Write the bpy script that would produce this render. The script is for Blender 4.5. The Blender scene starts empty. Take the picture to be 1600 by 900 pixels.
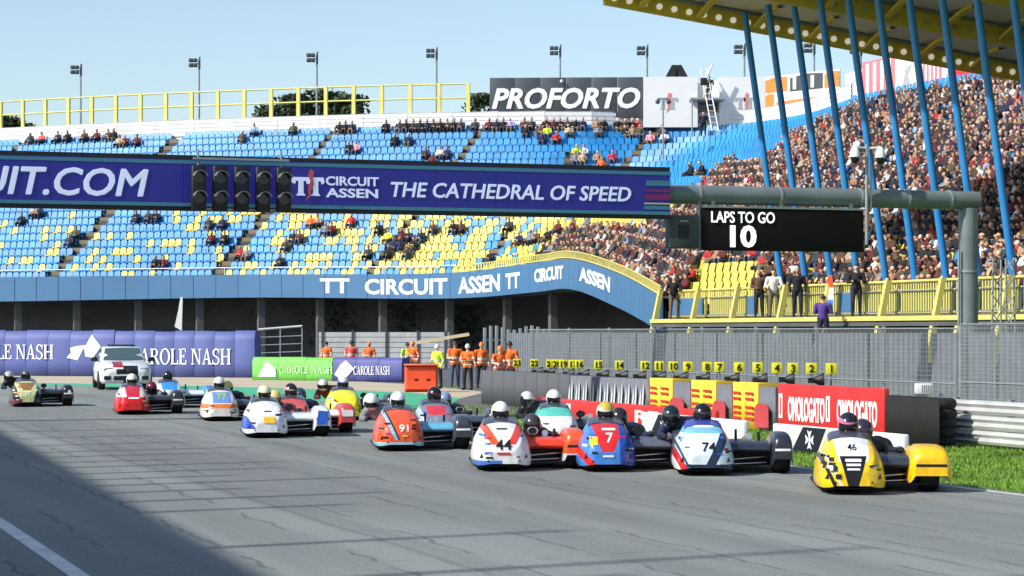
import bpy, bmesh, math, random
import numpy as np
from mathutils import Vector, Matrix
from mathutils.bvhtree import BVHTree

random.seed(7)
R = math.radians
scene = bpy.context.scene
col = scene.collection

# ------------------------------------------------------------------ camera
FOC, HY, CH = 3600.0, 519.0, 2.05          # focal length in photo pixels, horizon row, eye height
cam = bpy.data.cameras.new('camera')
cam_o = bpy.data.objects.new('camera', cam)
col.objects.link(cam_o)
cam_o.location = (0, 0, CH)
cam_o.rotation_euler = (R(90), 0, 0)
cam.sensor_width = 36
cam.lens = 36 * FOC / 1600
cam.shift_y = (HY - 450) / 1600
cam.clip_start = 0.5
cam.clip_end = 3000
scene.camera = cam_o

# ------------------------------------------------------------------ sky, sun, exposure
SUN_EL = 38.0
sh = Vector((-0.87, -0.49)).normalized()
SUN = Vector((sh.x * math.cos(R(SUN_EL)), sh.y * math.cos(R(SUN_EL)), math.sin(R(SUN_EL))))
world = bpy.data.worlds.new('World')
scene.world = world
world.use_nodes = True
wn = world.node_tree.nodes
bg = wn['Background']
sky = wn.new('ShaderNodeTexSky')
sky.sky_type = 'NISHITA'
sky.sun_disc = False
sky.sun_elevation = R(SUN_EL)
sky.sun_rotation = math.atan2(sh.x, sh.y)
sky.air_density = 1.0
sky.dust_density = 1.0
sky.ozone_density = 1.6
world.node_tree.links.new(sky.outputs[0], bg.inputs[0])
bg.inputs[1].default_value = 0.125
sl = bpy.data.lights.new('sun', 'SUN')
sl.energy = 3.9
sl.angle = R(1.0)
sl.color = (1.0, 0.95, 0.87)
sun_o = bpy.data.objects.new('sun', sl)
col.objects.link(sun_o)
sun_o.rotation_euler = SUN.to_track_quat('Z', 'Y').to_euler()
scene.view_settings.view_transform = 'Standard'
scene.view_settings.look = 'None'
scene.view_settings.exposure = 0.5
scene.view_settings.gamma = 1.0

# ------------------------------------------------------------------ helpers
def at(px, py, d):
    return Vector(((px - 800) / FOC * d, d, CH + (HY - py) / FOC * d))
def gd(py):
    return CH * FOC / (py - HY)
def gnd(px, py):
    d = gd(py)
    return Vector(((px - 800) / FOC * d, d, 0))
def proj(p):
    return (800 + p[0] / p[1] * FOC, HY - (p[2] - CH) / p[1] * FOC)
TH = R(19)
CT, ST = math.cos(TH), math.sin(TH)
def tr(a, b, z=0):                          # track frame: a across the track, b along it, away from the camera
    return Vector((a * CT - b * ST, a * ST + b * CT, z))
def a_depth(px, a):                         # depth at which image column px meets the track-parallel plane at a
    return a / ((px - 800) / FOC * CT + ST)
def b_at(px, a):
    d = a_depth(px, a)
    return -((px - 800) / FOC * d) * ST + d * CT

def lin(c):
    return tuple((v / 255 / 12.92 if v <= 10 else ((v / 255 + 0.055) / 1.055) ** 2.4) for v in c)

MATS = {}
def mat(name, c, rough=0.6, metal=0.0, var=0.12, vscale=3.0, bump=0.0, bscale=40.0, coat=0.0, spec=0.5, objcol=False, srgb=True):
    if name in MATS:
        return MATS[name]
    m = bpy.data.materials.new(name)
    m.use_nodes = True
    nt = m.node_tree; N = nt.nodes; L = nt.links
    p = N['Principled BSDF']
    p.inputs['Roughness'].default_value = rough
    p.inputs['Metallic'].default_value = metal
    p.inputs['Specular IOR Level'].default_value = spec
    if coat:
        p.inputs['Coat Weight'].default_value = coat
        p.inputs['Coat Roughness'].default_value = 0.08
    rgb = (lin(c) if srgb else tuple(c)) + (1,)
    tc = N.new('ShaderNodeTexCoord')
    src = None
    if objcol:
        oi = N.new('ShaderNodeObjectInfo'); src = oi.outputs['Color']
    if var > 0:
        nz = N.new('ShaderNodeTexNoise'); nz.inputs['Scale'].default_value = vscale; nz.inputs['Detail'].default_value = 5
        L.new(tc.outputs['Object'], nz.inputs['Vector'])
        mr = N.new('ShaderNodeMapRange')
        mr.inputs[1].default_value = 0.3; mr.inputs[2].default_value = 0.7
        mr.inputs[3].default_value = 1 - var; mr.inputs[4].default_value = 1 + var * 0.6
        L.new(nz.outputs['Fac'], mr.inputs[0])
        mx = N.new('ShaderNodeMix'); mx.data_type = 'RGBA'; mx.blend_type = 'MULTIPLY'; mx.inputs[0].default_value = 1
        if src: L.new(src, mx.inputs[6])
        else: mx.inputs[6].default_value = rgb
        L.new(mr.outputs[0], mx.inputs[7])
        L.new(mx.outputs[2], p.inputs['Base Color'])
    else:
        if src: L.new(src, p.inputs['Base Color'])
        else: p.inputs['Base Color'].default_value = rgb
    if bump:
        nb = N.new('ShaderNodeTexNoise'); nb.inputs['Scale'].default_value = bscale; nb.inputs['Detail'].default_value = 3
        L.new(tc.outputs['Object'], nb.inputs['Vector'])
        bp = N.new('ShaderNodeBump'); bp.inputs['Strength'].default_value = bump; bp.inputs['Distance'].default_value = 0.02
        L.new(nb.outputs['Fac'], bp.inputs['Height']); L.new(bp.outputs[0], p.inputs['Normal'])
    MATS[name] = m
    return m

def livery(name, base, zones, rough=0.32):
    """painted bodywork: flat colour fields cut by planes in the machine's own coordinates"""
    m = bpy.data.materials.new(name); m.use_nodes = True
    nt = m.node_tree; N = nt.nodes; L = nt.links
    p = N['Principled BSDF']
    p.inputs['Roughness'].default_value = rough
    p.inputs['Coat Weight'].default_value = 0.35; p.inputs['Coat Roughness'].default_value = 0.1
    tc = N.new('ShaderNodeTexCoord')
    cur = N.new('ShaderNodeRGB'); cur.outputs[0].default_value = lin(base) + (1,)
    out = cur.outputs[0]
    for c, ineq in zones:
        f = None
        for ax, ay, az, lim in ineq:
            dt = N.new('ShaderNodeVectorMath'); dt.operation = 'DOT_PRODUCT'; dt.inputs[1].default_value = (ax, ay, az)
            L.new(tc.outputs['Object'], dt.inputs[0])
            lt = N.new('ShaderNodeMath'); lt.operation = 'LESS_THAN'; lt.inputs[1].default_value = lim
            L.new(dt.outputs['Value'], lt.inputs[0])
            if f is None: f = lt.outputs[0]
            else:
                mu = N.new('ShaderNodeMath'); mu.operation = 'MULTIPLY'
                L.new(f, mu.inputs[0]); L.new(lt.outputs[0], mu.inputs[1]); f = mu.outputs[0]
        mx = N.new('ShaderNodeMix'); mx.data_type = 'RGBA'
        L.new(f, mx.inputs[0]); L.new(out, mx.inputs[6]); mx.inputs[7].default_value = lin(c) + (1,)
        out = mx.outputs[2]
    nz = N.new('ShaderNodeTexNoise'); nz.inputs['Scale'].default_value = 9; nz.inputs['Detail'].default_value = 6
    L.new(tc.outputs['Object'], nz.inputs['Vector'])
    mr = N.new('ShaderNodeMapRange'); mr.inputs[1].default_value = 0.35; mr.inputs[2].default_value = 0.6; mr.inputs[3].default_value = 0.8; mr.inputs[4].default_value = 1
    L.new(nz.outputs['Fac'], mr.inputs[0])
    mx = N.new('ShaderNodeMix'); mx.data_type = 'RGBA'; mx.blend_type = 'MULTIPLY'; mx.inputs[0].default_value = 1
    L.new(out, mx.inputs[6]); L.new(mr.outputs[0], mx.inputs[7]); L.new(mx.outputs[2], p.inputs['Base Color'])
    return m

class MB:
    """collects faces for one mesh"""
    def __init__(s): s.v = []; s.f = []; s.m = []; s.sm = []
    def add(s, vs, fs, mi=0, smooth=False):
        o = len(s.v); s.v += [tuple(v) for v in vs]
        for f in fs: s.f.append(tuple(i + o for i in f)); s.m.append(mi); s.sm.append(smooth)
        return s
    def box(s, lo, hi, mi=0, M=None):
        x0, y0, z0 = lo; x1, y1, z1 = hi
        vs = [Vector(p) for p in ((x0,y0,z0),(x1,y0,z0),(x1,y1,z0),(x0,y1,z0),(x0,y0,z1),(x1,y0,z1),(x1,y1,z1),(x0,y1,z1))]
        if M is not None: vs = [M @ v for v in vs]
        return s.add(vs, [(3,2,1,0),(4,5,6,7),(0,1,5,4),(1,2,6,5),(2,3,7,6),(3,0,4,7)], mi)
    def cbox(s, lo, hi, ch, mi=0):            # chamfered box
        lo = Vector(lo); hi = Vector(hi)
        bm = bmesh.new(); bmesh.ops.create_cube(bm, size=1)
        for v in bm.verts: v.co = Vector([lo[i] + (v.co[i] + .5) * (hi[i] - lo[i]) for i in range(3)])
        bmesh.ops.bevel(bm, geom=bm.edges[:], offset=ch, segments=2, profile=0.5, affect='EDGES')
        bm.verts.ensure_lookup_table()
        s.add([v.co for v in bm.verts], [[v.index for v in f.verts] for f in bm.faces], mi, True)
        bm.free(); return s
    def tube(s, p, q, r0, r1=None, n=10, mi=0, caps=True, smooth=True):
        p = Vector(p); q = Vector(q); r1 = r0 if r1 is None else r1
        d = (q - p).normalized(); u = d.orthogonal().normalized(); w = d.cross(u)
        vs = []
        for i in range(n):
            a = 2 * math.pi * i / n; e = u * math.cos(a) + w * math.sin(a)
            vs += [p + e * r0, q + e * r1]
        s.add(vs, [(2*i, 2*((i+1) % n), 2*((i+1) % n)+1, 2*i+1) for i in range(n)], mi, smooth)
        if caps:
            s.add(vs, [tuple(2*i for i in reversed(range(n))), tuple(2*i+1 for i in range(n))], mi)
        return s
    def prism(s, poly, y0, y1, mi=0):          # polygon in xz, extruded along y
        n = len(poly)
        vs = [(x, y0, z) for x, z in poly] + [(x, y1, z) for x, z in poly]
        s.add(vs, [tuple(range(n)), tuple(reversed(range(n, 2*n)))] + [(i, i+n, (i+1) % n + n, (i+1) % n) for i in range(n)], mi)
        return s
    def loft(s, rings, mi=0, closed=True, caps=True, smooth=True):
        n = len(rings[0]); vs = [p for r in rings for p in r]; fs = []
        for k in range(len(rings) - 1):
            for i in range(n if closed else n - 1):
                j = (i + 1) % n
                fs.append((k*n+i, k*n+j, (k+1)*n+j, (k+1)*n+i))
        s.add(vs, fs, mi, smooth)
        if caps: s.add(vs, [tuple(reversed(range(n))), tuple(range((len(rings)-1)*n, len(rings)*n))], mi, smooth)
        return s
    def sphere(s, c, r, nu=12, nv=8, mi=0):
        c = Vector(c); rr = r if hasattr(r, '__len__') else (r, r, r)
        vs = [c + Vector((0, 0, rr[2]))]
        for j in range(1, nv):
            t = math.pi * j / nv
            for i in range(nu):
                a = 2 * math.pi * i / nu
                vs.append(c + Vector((rr[0]*math.sin(t)*math.cos(a), rr[1]*math.sin(t)*math.sin(a), rr[2]*math.cos(t))))
        vs.append(c - Vector((0, 0, rr[2])))
        fs = [(0, 1+i, 1+(i+1) % nu) for i in range(nu)]
        for j in range(nv-2):
            for i in range(nu):
                a = 1+j*nu+i; b = 1+j*nu+(i+1) % nu
                fs.append((a, a+nu, b+nu, b))
        l = len(vs)-1
        fs += [(l, 1+(nv-2)*nu+(i+1) % nu, 1+(nv-2)*nu+i) for i in range(nu)]
        s.add(vs, fs, mi, True); return s
    def mesh(s, name, mats, fix=True):
        me = bpy.data.meshes.new(name)
        me.from_pydata(s.v, [], s.f)
        for m in (mats if isinstance(mats, (list, tuple)) else [mats]): me.materials.append(m)
        me.polygons.foreach_set('material_index', s.m)
        me.polygons.foreach_set('use_smooth', s.sm)
        if fix and len(s.f) < 60000:
            bm = bmesh.new(); bm.from_mesh(me)
            bmesh.ops.recalc_face_normals(bm, faces=bm.faces)
            bm.to_mesh(me); bm.free()
        me.update()
        return me
    def build(s, name, mats, parent=None, loc=None, rz=0.0):
        return link(name, s.mesh(name, mats), parent, loc, rz)

def link(name, me, parent=None, loc=None, rz=0.0):
    o = bpy.data.objects.new(name, me); col.objects.link(o)
    if parent is not None: o.parent = parent
    if loc is not None: o.location = loc
    if rz: o.rotation_euler[2] = rz
    return o
def tag(o, label=None, cat=None, group=None, kind=None):
    if label: o['label'] = label
    if cat: o['category'] = cat
    if group: o['group'] = group
    if kind: o['kind'] = kind
    return o
def thing(name, label, cat, loc=(0, 0, 0), rz=0.0, group=None):
    o = bpy.data.objects.new(name, None); o.empty_display_size = 0.2; col.objects.link(o)
    o.location = loc; o.rotation_euler[2] = rz
    return tag(o, label, cat, group)
def frame(p0, p1):                              # angle of local X from p0 towards p1
    return math.atan2(p1.y - p0.y, p1.x - p0.x)

def text_mesh(name, s, h, m, bold=0.0, shear=0.0, xs=1.0, extrude=0.006, space=1.0, align='LEFT'):
    """letters standing in local XZ, facing -Y; h = capital height"""
    c = bpy.data.curves.new('t', 'FONT'); c.body = s
    c.size = 1.0; c.offset = bold; c.shear = shear; c.space_character = space
    c.resolution_u = 3; c.extrude = extrude / (h / 0.69); c.align_x = align
    o = bpy.data.objects.new('t', c); col.objects.link(o)
    bpy.context.view_layer.update()
    me = bpy.data.meshes.new_from_object(o.evaluated_get(bpy.context.evaluated_depsgraph_get()))
    bpy.data.objects.remove(o); bpy.data.curves.remove(c)
    k = h / 0.69
    me.transform(Matrix.Rotation(R(90), 4, 'X') @ Matrix.Diagonal((k * xs, k, k, 1)))
    me.materials.clear(); me.materials.append(m); me.name = name
    return me
def thicken(me, k, dy=0.0015):
    """heavier letters: shifted copies, each a hair behind the one before"""
    bm = bmesh.new(); bm.from_mesh(me); src = [f for f in bm.faces]
    for i, (dx, dz) in enumerate(((k, 0), (-k, 0), (0, k), (0, -k), (k*.7, k*.7), (-k*.7, -k*.7), (k*.7, -k*.7), (-k*.7, k*.7))):
        r = bmesh.ops.duplicate(bm, geom=src)
        bmesh.ops.translate(bm, verts=[g for g in r['geom'] if isinstance(g, bmesh.types.BMVert)], vec=(dx, dy*(i+1), dz))
    bm.to_mesh(me); bm.free()
def text(name, s, h, m, parent, loc, width=None, heavy=0.0, **kw):
    me = text_mesh(name, s, h, m, **kw)
    if heavy: thicken(me, heavy*h)
    if width:
        xs = [v.co.x for v in me.vertices]; w = max(xs) - min(xs); x0 = min(xs)
        al = kw.get('align', 'LEFT')
        for v in me.vertices:
            v.co.x = (v.co.x - x0) * width / w - (width / 2 if al == 'CENTER' else 0)
    return link(name, me, parent, loc)

def serif_text(s, h):
    """roman capitals with thick and thin strokes; returns MB in XZ facing -Y"""
    mb = MB(); x = 0.0; T, t = 0.17, 0.07
    def P(*pts): mb.prism([((x + px) * h, pz * h) for px, pz in pts], -0.012, 0.0)
    def bar(x0, z0, x1, z1): P((x0, z0), (x1, z0), (x1, z1), (x0, z1))
    def arc(cx, cz, rx, rz, ix, iz, a0, a1, n=12):
        for i in range(n):
            u = R(a0 + (a1 - a0) * i / n); v = R(a0 + (a1 - a0) * (i + 1) / n)
            P((cx + rx*math.cos(u), cz + rz*math.sin(u)), (cx + rx*math.cos(v), cz + rz*math.sin(v)),
              (cx + ix*math.cos(v), cz + iz*math.sin(v)), (cx + ix*math.cos(u), cz + iz*math.sin(u)))
    for c in s:
        w = 0.8
        if c == 'C':
            arc(.42, .5, .42, .52, .27, .45, 45, 315); bar(.68, .68, .75, .98); w = .8
        elif c == 'O': arc(.46, .5, .46, .52, .30, .45, 0, 360, 20); w = .92
        elif c == 'A':
            P((.08, 0), (.16, 0), (.46, .95), (.40, 1)); P((.62, 0), (.80, 0), (.50, 1), (.38, 1)); bar(.2, .3, .66, .37); bar(0, 0, .27, .06); bar(.54, 0, .9, .06); w = .88
        elif c == 'R':
            bar(.08, 0, .08+T, 1); arc(.38, .74, .34, .26, .18, .2, -90, 90); bar(.2, .94, .4, 1); bar(.2, .48, .4, .54); P((.36, .5), (.54, .5), (.88, 0), (.68, 0)); bar(0, 0, .33, .06); bar(0, .94, .2, 1); w = .84
        elif c == 'L': bar(.08, 0, .08+T, 1); bar(0, 0, .66, .07); bar(.6, 0, .68, .27); bar(0, .94, .33, 1); w = .68
        elif c == 'E':
            bar(.08, 0, .08+T, 1); bar(0, 0, .66, .07); bar(.6, 0, .68, .27); bar(0, .94, .64, 1); bar(.57, .75, .64, 1); bar(.2, .48, .48, .55); bar(.44, .4, .5, .64); w = .7
        elif c == 'N':
            bar(.1, 0, .1+t, 1); bar(.74, 0, .74+t, 1); P((.1, 1), (.3, 1), (.81, 0), (.7, 0)); bar(0, 0, .27, .06); bar(.64, .94, .91, 1); bar(0, .94, .2, 1); w = .92
        elif c == 'S':
            arc(.32, .75, .3, .27, .16, .2, 30, 270); arc(.32, .25, .32, .27, .18, .2, -150, 90); bar(.56, .7, .62, .98); bar(0, .02, .06, .3); w = .66
        elif c == 'H':
            bar(.08, 0, .08+T, 1); bar(.66, 0, .66+T, 1); bar(.2, .47, .7, .54); bar(0, 0, .33, .06); bar(0, .94, .33, 1); bar(.58, 0, .91, .06); bar(.58, .94, .91, 1); w = .93
        elif c == ' ': w = .3
        x += w + .06
    return mb, x * h

# ------------------------------------------------------------------ materials
M_white = mat('white_paint', (225, 227, 228), 0.5, var=0.06)
M_wallwhite = mat('white_sheet', (228, 230, 232), 0.55, var=0.05, vscale=0.6)
M_yellow = mat('yellow_paint', (212, 202, 112), 0.5, var=0.1, vscale=1.5)
M_seatblue = mat('seat_blue', (46, 140, 204), 0.45, var=0.25, vscale=0.7)
M_seatyellow = mat('seat_yellow', (220, 202, 92), 0.45, var=0.22, vscale=0.7)
M_terrace = mat('terrace_concrete', (74, 78, 84), 0.9, var=0.25, vscale=0.6)
M_concrete = mat('concrete', (100, 100, 100), 0.85, var=0.22, vscale=0.6, bump=0.2)
M_darkconc = mat('dark_concrete', (88, 90, 94), 0.9, var=0.25, vscale=0.5)
M_fascia = mat('fascia_blue', (66, 112, 152), 0.5, var=0.07, vscale=0.4)
M_strut = mat('strut_blue', (42, 128, 190), 0.4, var=0.12, vscale=1.0)
M_wire = mat('fence_wire', (136, 144, 148), 0.5, metal=0.2, var=0.15, vscale=1.5)
M_galv = mat('galvanised_steel', (150, 158, 160), 0.45, metal=0.35, var=0.15, vscale=4)
M_rail = mat('guardrail_steel', (196, 198, 196), 0.45, metal=0.2, var=0.14, vscale=2)
M_pipe = mat('gantry_grey', (112, 124, 126), 0.45, metal=0.1, var=0.18, vscale=1.5)
M_black = mat('black_plastic', (22, 22, 24), 0.5, var=0.2)
M_rubber = mat('rubber', (24, 24, 25), 0.8, var=0.25, vscale=5, bump=0.3)
M_tyre = mat('tyre_slick', (20, 20, 21), 0.7, var=0.2, vscale=6)
M_navy = None
M_teal = mat('gantry_teal', (66, 128, 150), 0.5, var=0.05)
M_magenta = mat('gantry_magenta', (122, 34, 98), 0.5, var=0.05)
M_letter = mat('letter_white', (236, 238, 240), 0.5, var=0.03)
M_letterdim = None
M_letterblack = mat('letter_black', (18, 18, 20), 0.5, var=0.03)
M_red = mat('red_board', (206, 46, 46), 0.5, var=0.08, vscale=0.8)
M_redtext = mat('red_print', (200, 50, 48), 0.5, var=0.03)
M_orangeplastic = mat('orange_plastic', (226, 78, 34), 0.5, var=0.15, vscale=1.5)
M_signgrey = mat('sign_grey', (66, 71, 78), 0.5, var=0.06, vscale=0.4)
M_purple = mat('air_fence_violet', (80, 92, 152), 0.6, var=0.12, vscale=0.5)
M_purpled = mat('banner_violet', (74, 80, 142), 0.6, var=0.1, vscale=0.7)
M_green = mat('banner_green', (108, 190, 80), 0.6, var=0.08)
M_dhl = mat('board_yellow', (246, 206, 60), 0.5, var=0.06)
M_lime = mat('grid_board_yellow', (232, 226, 44), 0.5, var=0.06)
M_cover = mat('tyre_wall_cover', (108, 112, 120), 0.7, var=0.2, vscale=2.0)
M_olive = mat('roof_beam_yellow', (222, 192, 66), 0.5, var=0.12, vscale=0.6)
M_roof = mat('roof_sheet', (214, 206, 184), 0.7, var=0.15, vscale=0.4)
M_screen = mat('screen_black', (20, 18, 19), 0.6, var=0.1, spec=0.2)
M_glass = mat('dark_glass', (24, 30, 34), 0.08, var=0.0)
M_chrome = mat('bright_metal', (200, 200, 200), 0.2, metal=0.9, var=0.0)
M_orangeart = mat('board_orange', (240, 130, 58), 0.5, var=0.06)
M_pink = mat('banner_pink', (232, 120, 128), 0.6, var=0.15, vscale=0.5)
M_bark = mat('bark', (70, 58, 46), 0.9, var=0.3)
M_leaf = mat('leaf', (62, 78, 52), 0.7, var=0.35, vscale=0.5)
M_wood = mat('stair_tread', (124, 112, 90), 0.8, var=0.2)
def emis(name, c, s):
    m = bpy.data.materials.new(name); m.use_nodes = True
    p = m.node_tree.nodes['Principled BSDF']
    p.inputs['Base Color'].default_value = lin(c) + (1,)
    p.inputs['Emission Color'].default_value = lin(c) + (1,); p.inputs['Emission Strength'].default_value = s
    return m
M_navy = emis('led_navy', (30, 32, 118), 0.28)
M_letterdim = emis('led_letters', (190, 200, 224), 0.32)
M_lit = emis('lit_letters', (240, 240, 240), 0.75)
M_holeglow = emis('roof_hole_glow', (250, 244, 232), 0.3)  # added emission brightens the whitish holes in the roof beam; no lamps there
M_holedull = mat('roof_hole_dull', (176, 164, 132), 0.4)  # the same holes on the second beam, painted duller
# ------------------------------------------------------------------ ground, track, verges
def asphalt_material():
    m = bpy.data.materials.new('asphalt'); m.use_nodes = True
    nt = m.node_tree; N = nt.nodes; L = nt.links
    p = N['Principled BSDF']; p.inputs['Roughness'].default_value = 0.82; p.inputs['Specular IOR Level'].default_value = 0.3
    tc = N.new('ShaderNodeTexCoord')
    def noise(scale, sc=(1, 1, 1), det=4):
        mp = N.new('ShaderNodeMapping'); mp.inputs['Scale'].default_value = sc
        L.new(tc.outputs['Object'], mp.inputs['Vector'])
        n = N.new('ShaderNodeTexNoise'); n.inputs['Scale'].default_value = scale; n.inputs['Detail'].default_value = det
        L.new(mp.outputs[0], n.inputs['Vector']); return n.outputs['Fac']
    def rng(src, a, b, c, d):
        r = N.new('ShaderNodeMapRange'); r.inputs[1].default_value = a; r.inputs[2].default_value = b; r.inputs[3].default_value = c; r.inputs[4].default_value = d
        L.new(src, r.inputs[0]); return r.outputs[0]
    def mth(op, a, b):
        q = N.new('ShaderNodeMath'); q.operation = op
        for i, s in enumerate((a, b)):
            if isinstance(s, (int, float)): q.inputs[i].default_value = s
            else: L.new(s, q.inputs[i])
        return q.outputs[0]
    base = rng(noise(0.35, (1, 0.25, 1)), 0.3, 0.7, 0.86, 1.12)
    fine = rng(noise(28.0, det=4), 0.25, 0.75, 0.74, 1.24)
    streak = rng(noise(1.3, (1, 0.025, 1), 7), 0.3, 0.75, 1.12, 0.70)
    patch_ = rng(noise(0.12, (1, 0.4, 1), 2), 0.42, 0.5, 0.93, 1.05)
    oil = rng(noise(3.0, (1, 0.5, 1), 5), 0.62, 0.72, 1.0, 0.84)
    sx = N.new('ShaderNodeSeparateXYZ'); L.new(tc.outputs['Object'], sx.inputs[0])
    def seam(coord, spacing, width, wob, depth, maskscale, lo):
        w = mth('ADD', coord, mth('MULTIPLY', noise(1.1), wob))
        fr = mth('FRACT', mth('DIVIDE', w, spacing), 0)
        ds = mth('ABSOLUTE', mth('SUBTRACT', fr, 0.5), 0)
        ln = mth('LESS_THAN', ds, width / spacing / 2)
        mk = rng(noise(maskscale), lo, lo + 0.06, 0, 1)
        return mth('SUBTRACT', 1.0, mth('MULTIPLY', mth('MULTIPLY', ln, mk), depth))
    s1 = seam(sx.outputs[0], 1.05, 0.05, 0.4, 0.36, 0.5, 0.45)
    s2 = seam(sx.outputs[1], 3.1, 0.07, 0.5, 0.2, 0.7, 0.52)
    s3 = seam(sx.outputs[0], 4.2, 0.09, 0.25, 0.22, 0.2, 0.35)
    tot = base
    for q in (fine, streak, patch_, oil, s1, s2, s3): tot = mth('MULTIPLY', tot, q)
    mx = N.new('ShaderNodeMix'); mx.data_type = 'RGBA'; mx.blend_type = 'MULTIPLY'; mx.inputs[0].default_value = 1
    mx.inputs[6].default_value = (0.222, 0.240, 0.228, 1); L.new(tot, mx.inputs[7]); L.new(mx.outputs[2], p.inputs['Base Color'])
    bp = N.new('ShaderNodeBump'); bp.inputs['Strength'].default_value = 0.35; bp.inputs['Distance'].default_value = 0.01
    L.new(noise(90.0, det=2), bp.inputs['Height']); L.new(bp.outputs[0], p.inputs['Normal'])
    return m
M_asphalt = asphalt_material()
M_grass = mat('grass_ground', (92, 128, 44), 0.95, var=0.35, vscale=0.8, bump=0.5, bscale=25)
M_runoff = mat('painted_runoff_green', (70, 172, 128), 0.8, var=0.12, vscale=0.4)
M_sand = mat('sandy_strip', (186, 172, 148), 0.9, var=0.15, vscale=0.5)
M_line = mat('road_paint', (214, 214, 210), 0.7, var=0.25, vscale=2.5)

def sheet(name, pts, z, m, rz=0.0):
    """flat polygon; pts in world, stored in the track frame so that materials follow the track"""
    inv = Matrix.Rotation(-TH, 4, 'Z')
    vs = [inv @ Vector((p[0], p[1], 0)) for p in pts]
    me = bpy.data.meshes.new(name); me.from_pydata(vs, [], [tuple(range(len(vs)))]); me.materials.append(m)
    if me.polygons[0].normal.z < 0: me.flip_normals()
    o = link(name, me, None, (0, 0, z), TH)
    return tag(o, kind='structure')
sheet('ground', [(-1500, -300), (1500, -300), (1500, 2200), (-1500, 2200)], -0.03, M_grass)
edge = [gnd(x, y) for x, y in ((600, 641), (560, 633), (450, 622), (330, 612), (200, 605.5), (80, 602), (-100, 600), (-600, 600))]
sheet('race_track', [tr(15.7, -12), tr(15.7, 56)] + edge + [tr(-6.4, 60), tr(-6.4, -12)], 0.0, M_asphalt)
up = [gnd(x, y) for x, y in ((720, 622), (640, 613), (500, 608), (300, 602.5), (100, 598.5), (-100, 597), (-600, 597))]
lowr = [gnd(x, y) for x, y in ((700, 634), (600, 641), (560, 633), (450, 622), (330, 612), (200, 605.5), (80, 602), (-100, 600), (-600, 600))]
sheet('painted_runoff', lowr + up[::-1], -0.004, M_runoff)
up2 = [gnd(x, y) for x, y in ((760, 612), (640, 600), (500, 592), (300, 586), (-100, 584), (-600, 584))]
sheet('sandy_strip', up + up2[::-1], -0.008, M_sand)
sheet('service_path', [gnd(x, y) for x, y in ((690, 640), (800, 655), (880, 640), (900, 600), (720, 600))], -0.012, M_concrete)
sheet('paved_apron', [(-60, 94), (-3, 88), (4, 90), (4, 165), (-60, 175)], -0.02, M_darkconc)
sheet('edge_line', [tr(15.42, -12), tr(15.54, -12), tr(15.54, 60), tr(15.42, 60)], 0.004, M_line)
sheet('pit_exit_line', [tr(2.78, -12), tr(2.95, -12), tr(2.95, 60), tr(2.78, 60)], 0.004, M_line)

# mown grass blades on the verge between the track edge and the barriers
def grass():
    rng = np.random.default_rng(3); n = 80000
    a = rng.uniform(15.72, 21.6, n); b = rng.uniform(24, 62, n)
    dens = np.interp(b, [24, 34, 45, 62], [1.0, 1.0, 0.7, 0.4]); keep = rng.uniform(0, 1, n) < dens
    a, b = a[keep], b[keep]; n = len(a)
    h = rng.uniform(0.015, 0.06, n); w = rng.uniform(0.008, 0.018, n); an = rng.uniform(0, math.pi, n)
    lx = rng.normal(0, 0.025, n); ly = rng.normal(0, 0.025, n)
    v = np.zeros((n, 3, 3))
    v[:, 0] = np.stack([a - w*np.cos(an), b - w*np.sin(an), -0.03 + 0*a], 1)
    v[:, 1] = np.stack([a + w*np.cos(an), b + w*np.sin(an), -0.03 + 0*a], 1)
    v[:, 2] = np.stack([a + lx, b + ly, h - 0.02], 1)
    me = bpy.data.meshes.new('verge_grass'); me.from_pydata(v.reshape(-1, 3).tolist(), [], np.arange(3*n).reshape(-1, 3).tolist())
    me.materials.append(mat('grass_blade', (108, 144, 48), 0.85, var=0.5, vscale=0.7))
    tag(link('verge_grass', me, None, (0, 0, 0), TH), 'short green grass on the verge beside the track', 'grass', kind='stuff')
grass()

# ------------------------------------------------------------------ pit building beside the camera (its shade lies over the near track)
pit = thing('pit_building', 'long pit building with roof flagpoles beside the track', 'building', tr(-7.23, 10), TH - R(2.27))
HB = 9.0
MB().box((-12, -45, -0.03), (-0.4, 62, 8.4)).build('wall', M_darkconc, pit)
MB().box((-13, -46, 8.4), (0, 63, HB)).build('roof', M_white, pit)
for i in range(9):
    MB().box((-0.4, -40 + i*11, 0), (-0.36, -32 + i*11, 3.4)).build('garage_door', M_galv, pit)
random.seed(12)
for i, (b, h) in enumerate([(7.0, 6), (8.3, 7.4), (9.6, 6.6), (10.6, 7.2), (12.2, 5.8), (13.6, 6.4), (15.4, 2.6), (16.4, 5.0), (19.5, 3.3), (24, 2.2), (25.7, 2.9), (27.3, 1.6), (28.7, 3.3), (30, 1.9), (31.4, 2.6), (33, 2.9), (34.4, 1.7), (36, 2.4), (37.6, 3.2), (40, 2.7), (43, 3), (46, 3)]):
    MB().tube((-0.3, b - 10, HB), (-0.3, b - 10, HB + h), 0.085, 0.07, 8).build('flagpole', M_galv, pit)

# ------------------------------------------------------------------ the grandstand bowl
def smooth_path(pts, n=10):
    out = []
    for i in range(len(pts) - 1):
        p0 = Vector(pts[max(i-1, 0)]); p1 = Vector(pts[i]); p2 = Vector(pts[i+1]); p3 = Vector(pts[min(i+2, len(pts)-1)])
        for k in range(n):
            t = k / n
            out.append(0.5 * ((2*p1) + (p2-p0)*t + (2*p0-5*p1+4*p2-p3)*t*t + (3*p1-p0-3*p2+p3)*t**3))
    out.append(Vector(pts[-1])); return out
def resample(path, cum, s):
    i = int(np.searchsorted(cum, s)) ; i = min(max(i, 1), len(path)-1)
    t = (s - cum[i-1]) / max(cum[i]-cum[i-1], 1e-9)
    return path[i-1].lerp(path[i], t), i - 1 + t
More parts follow.
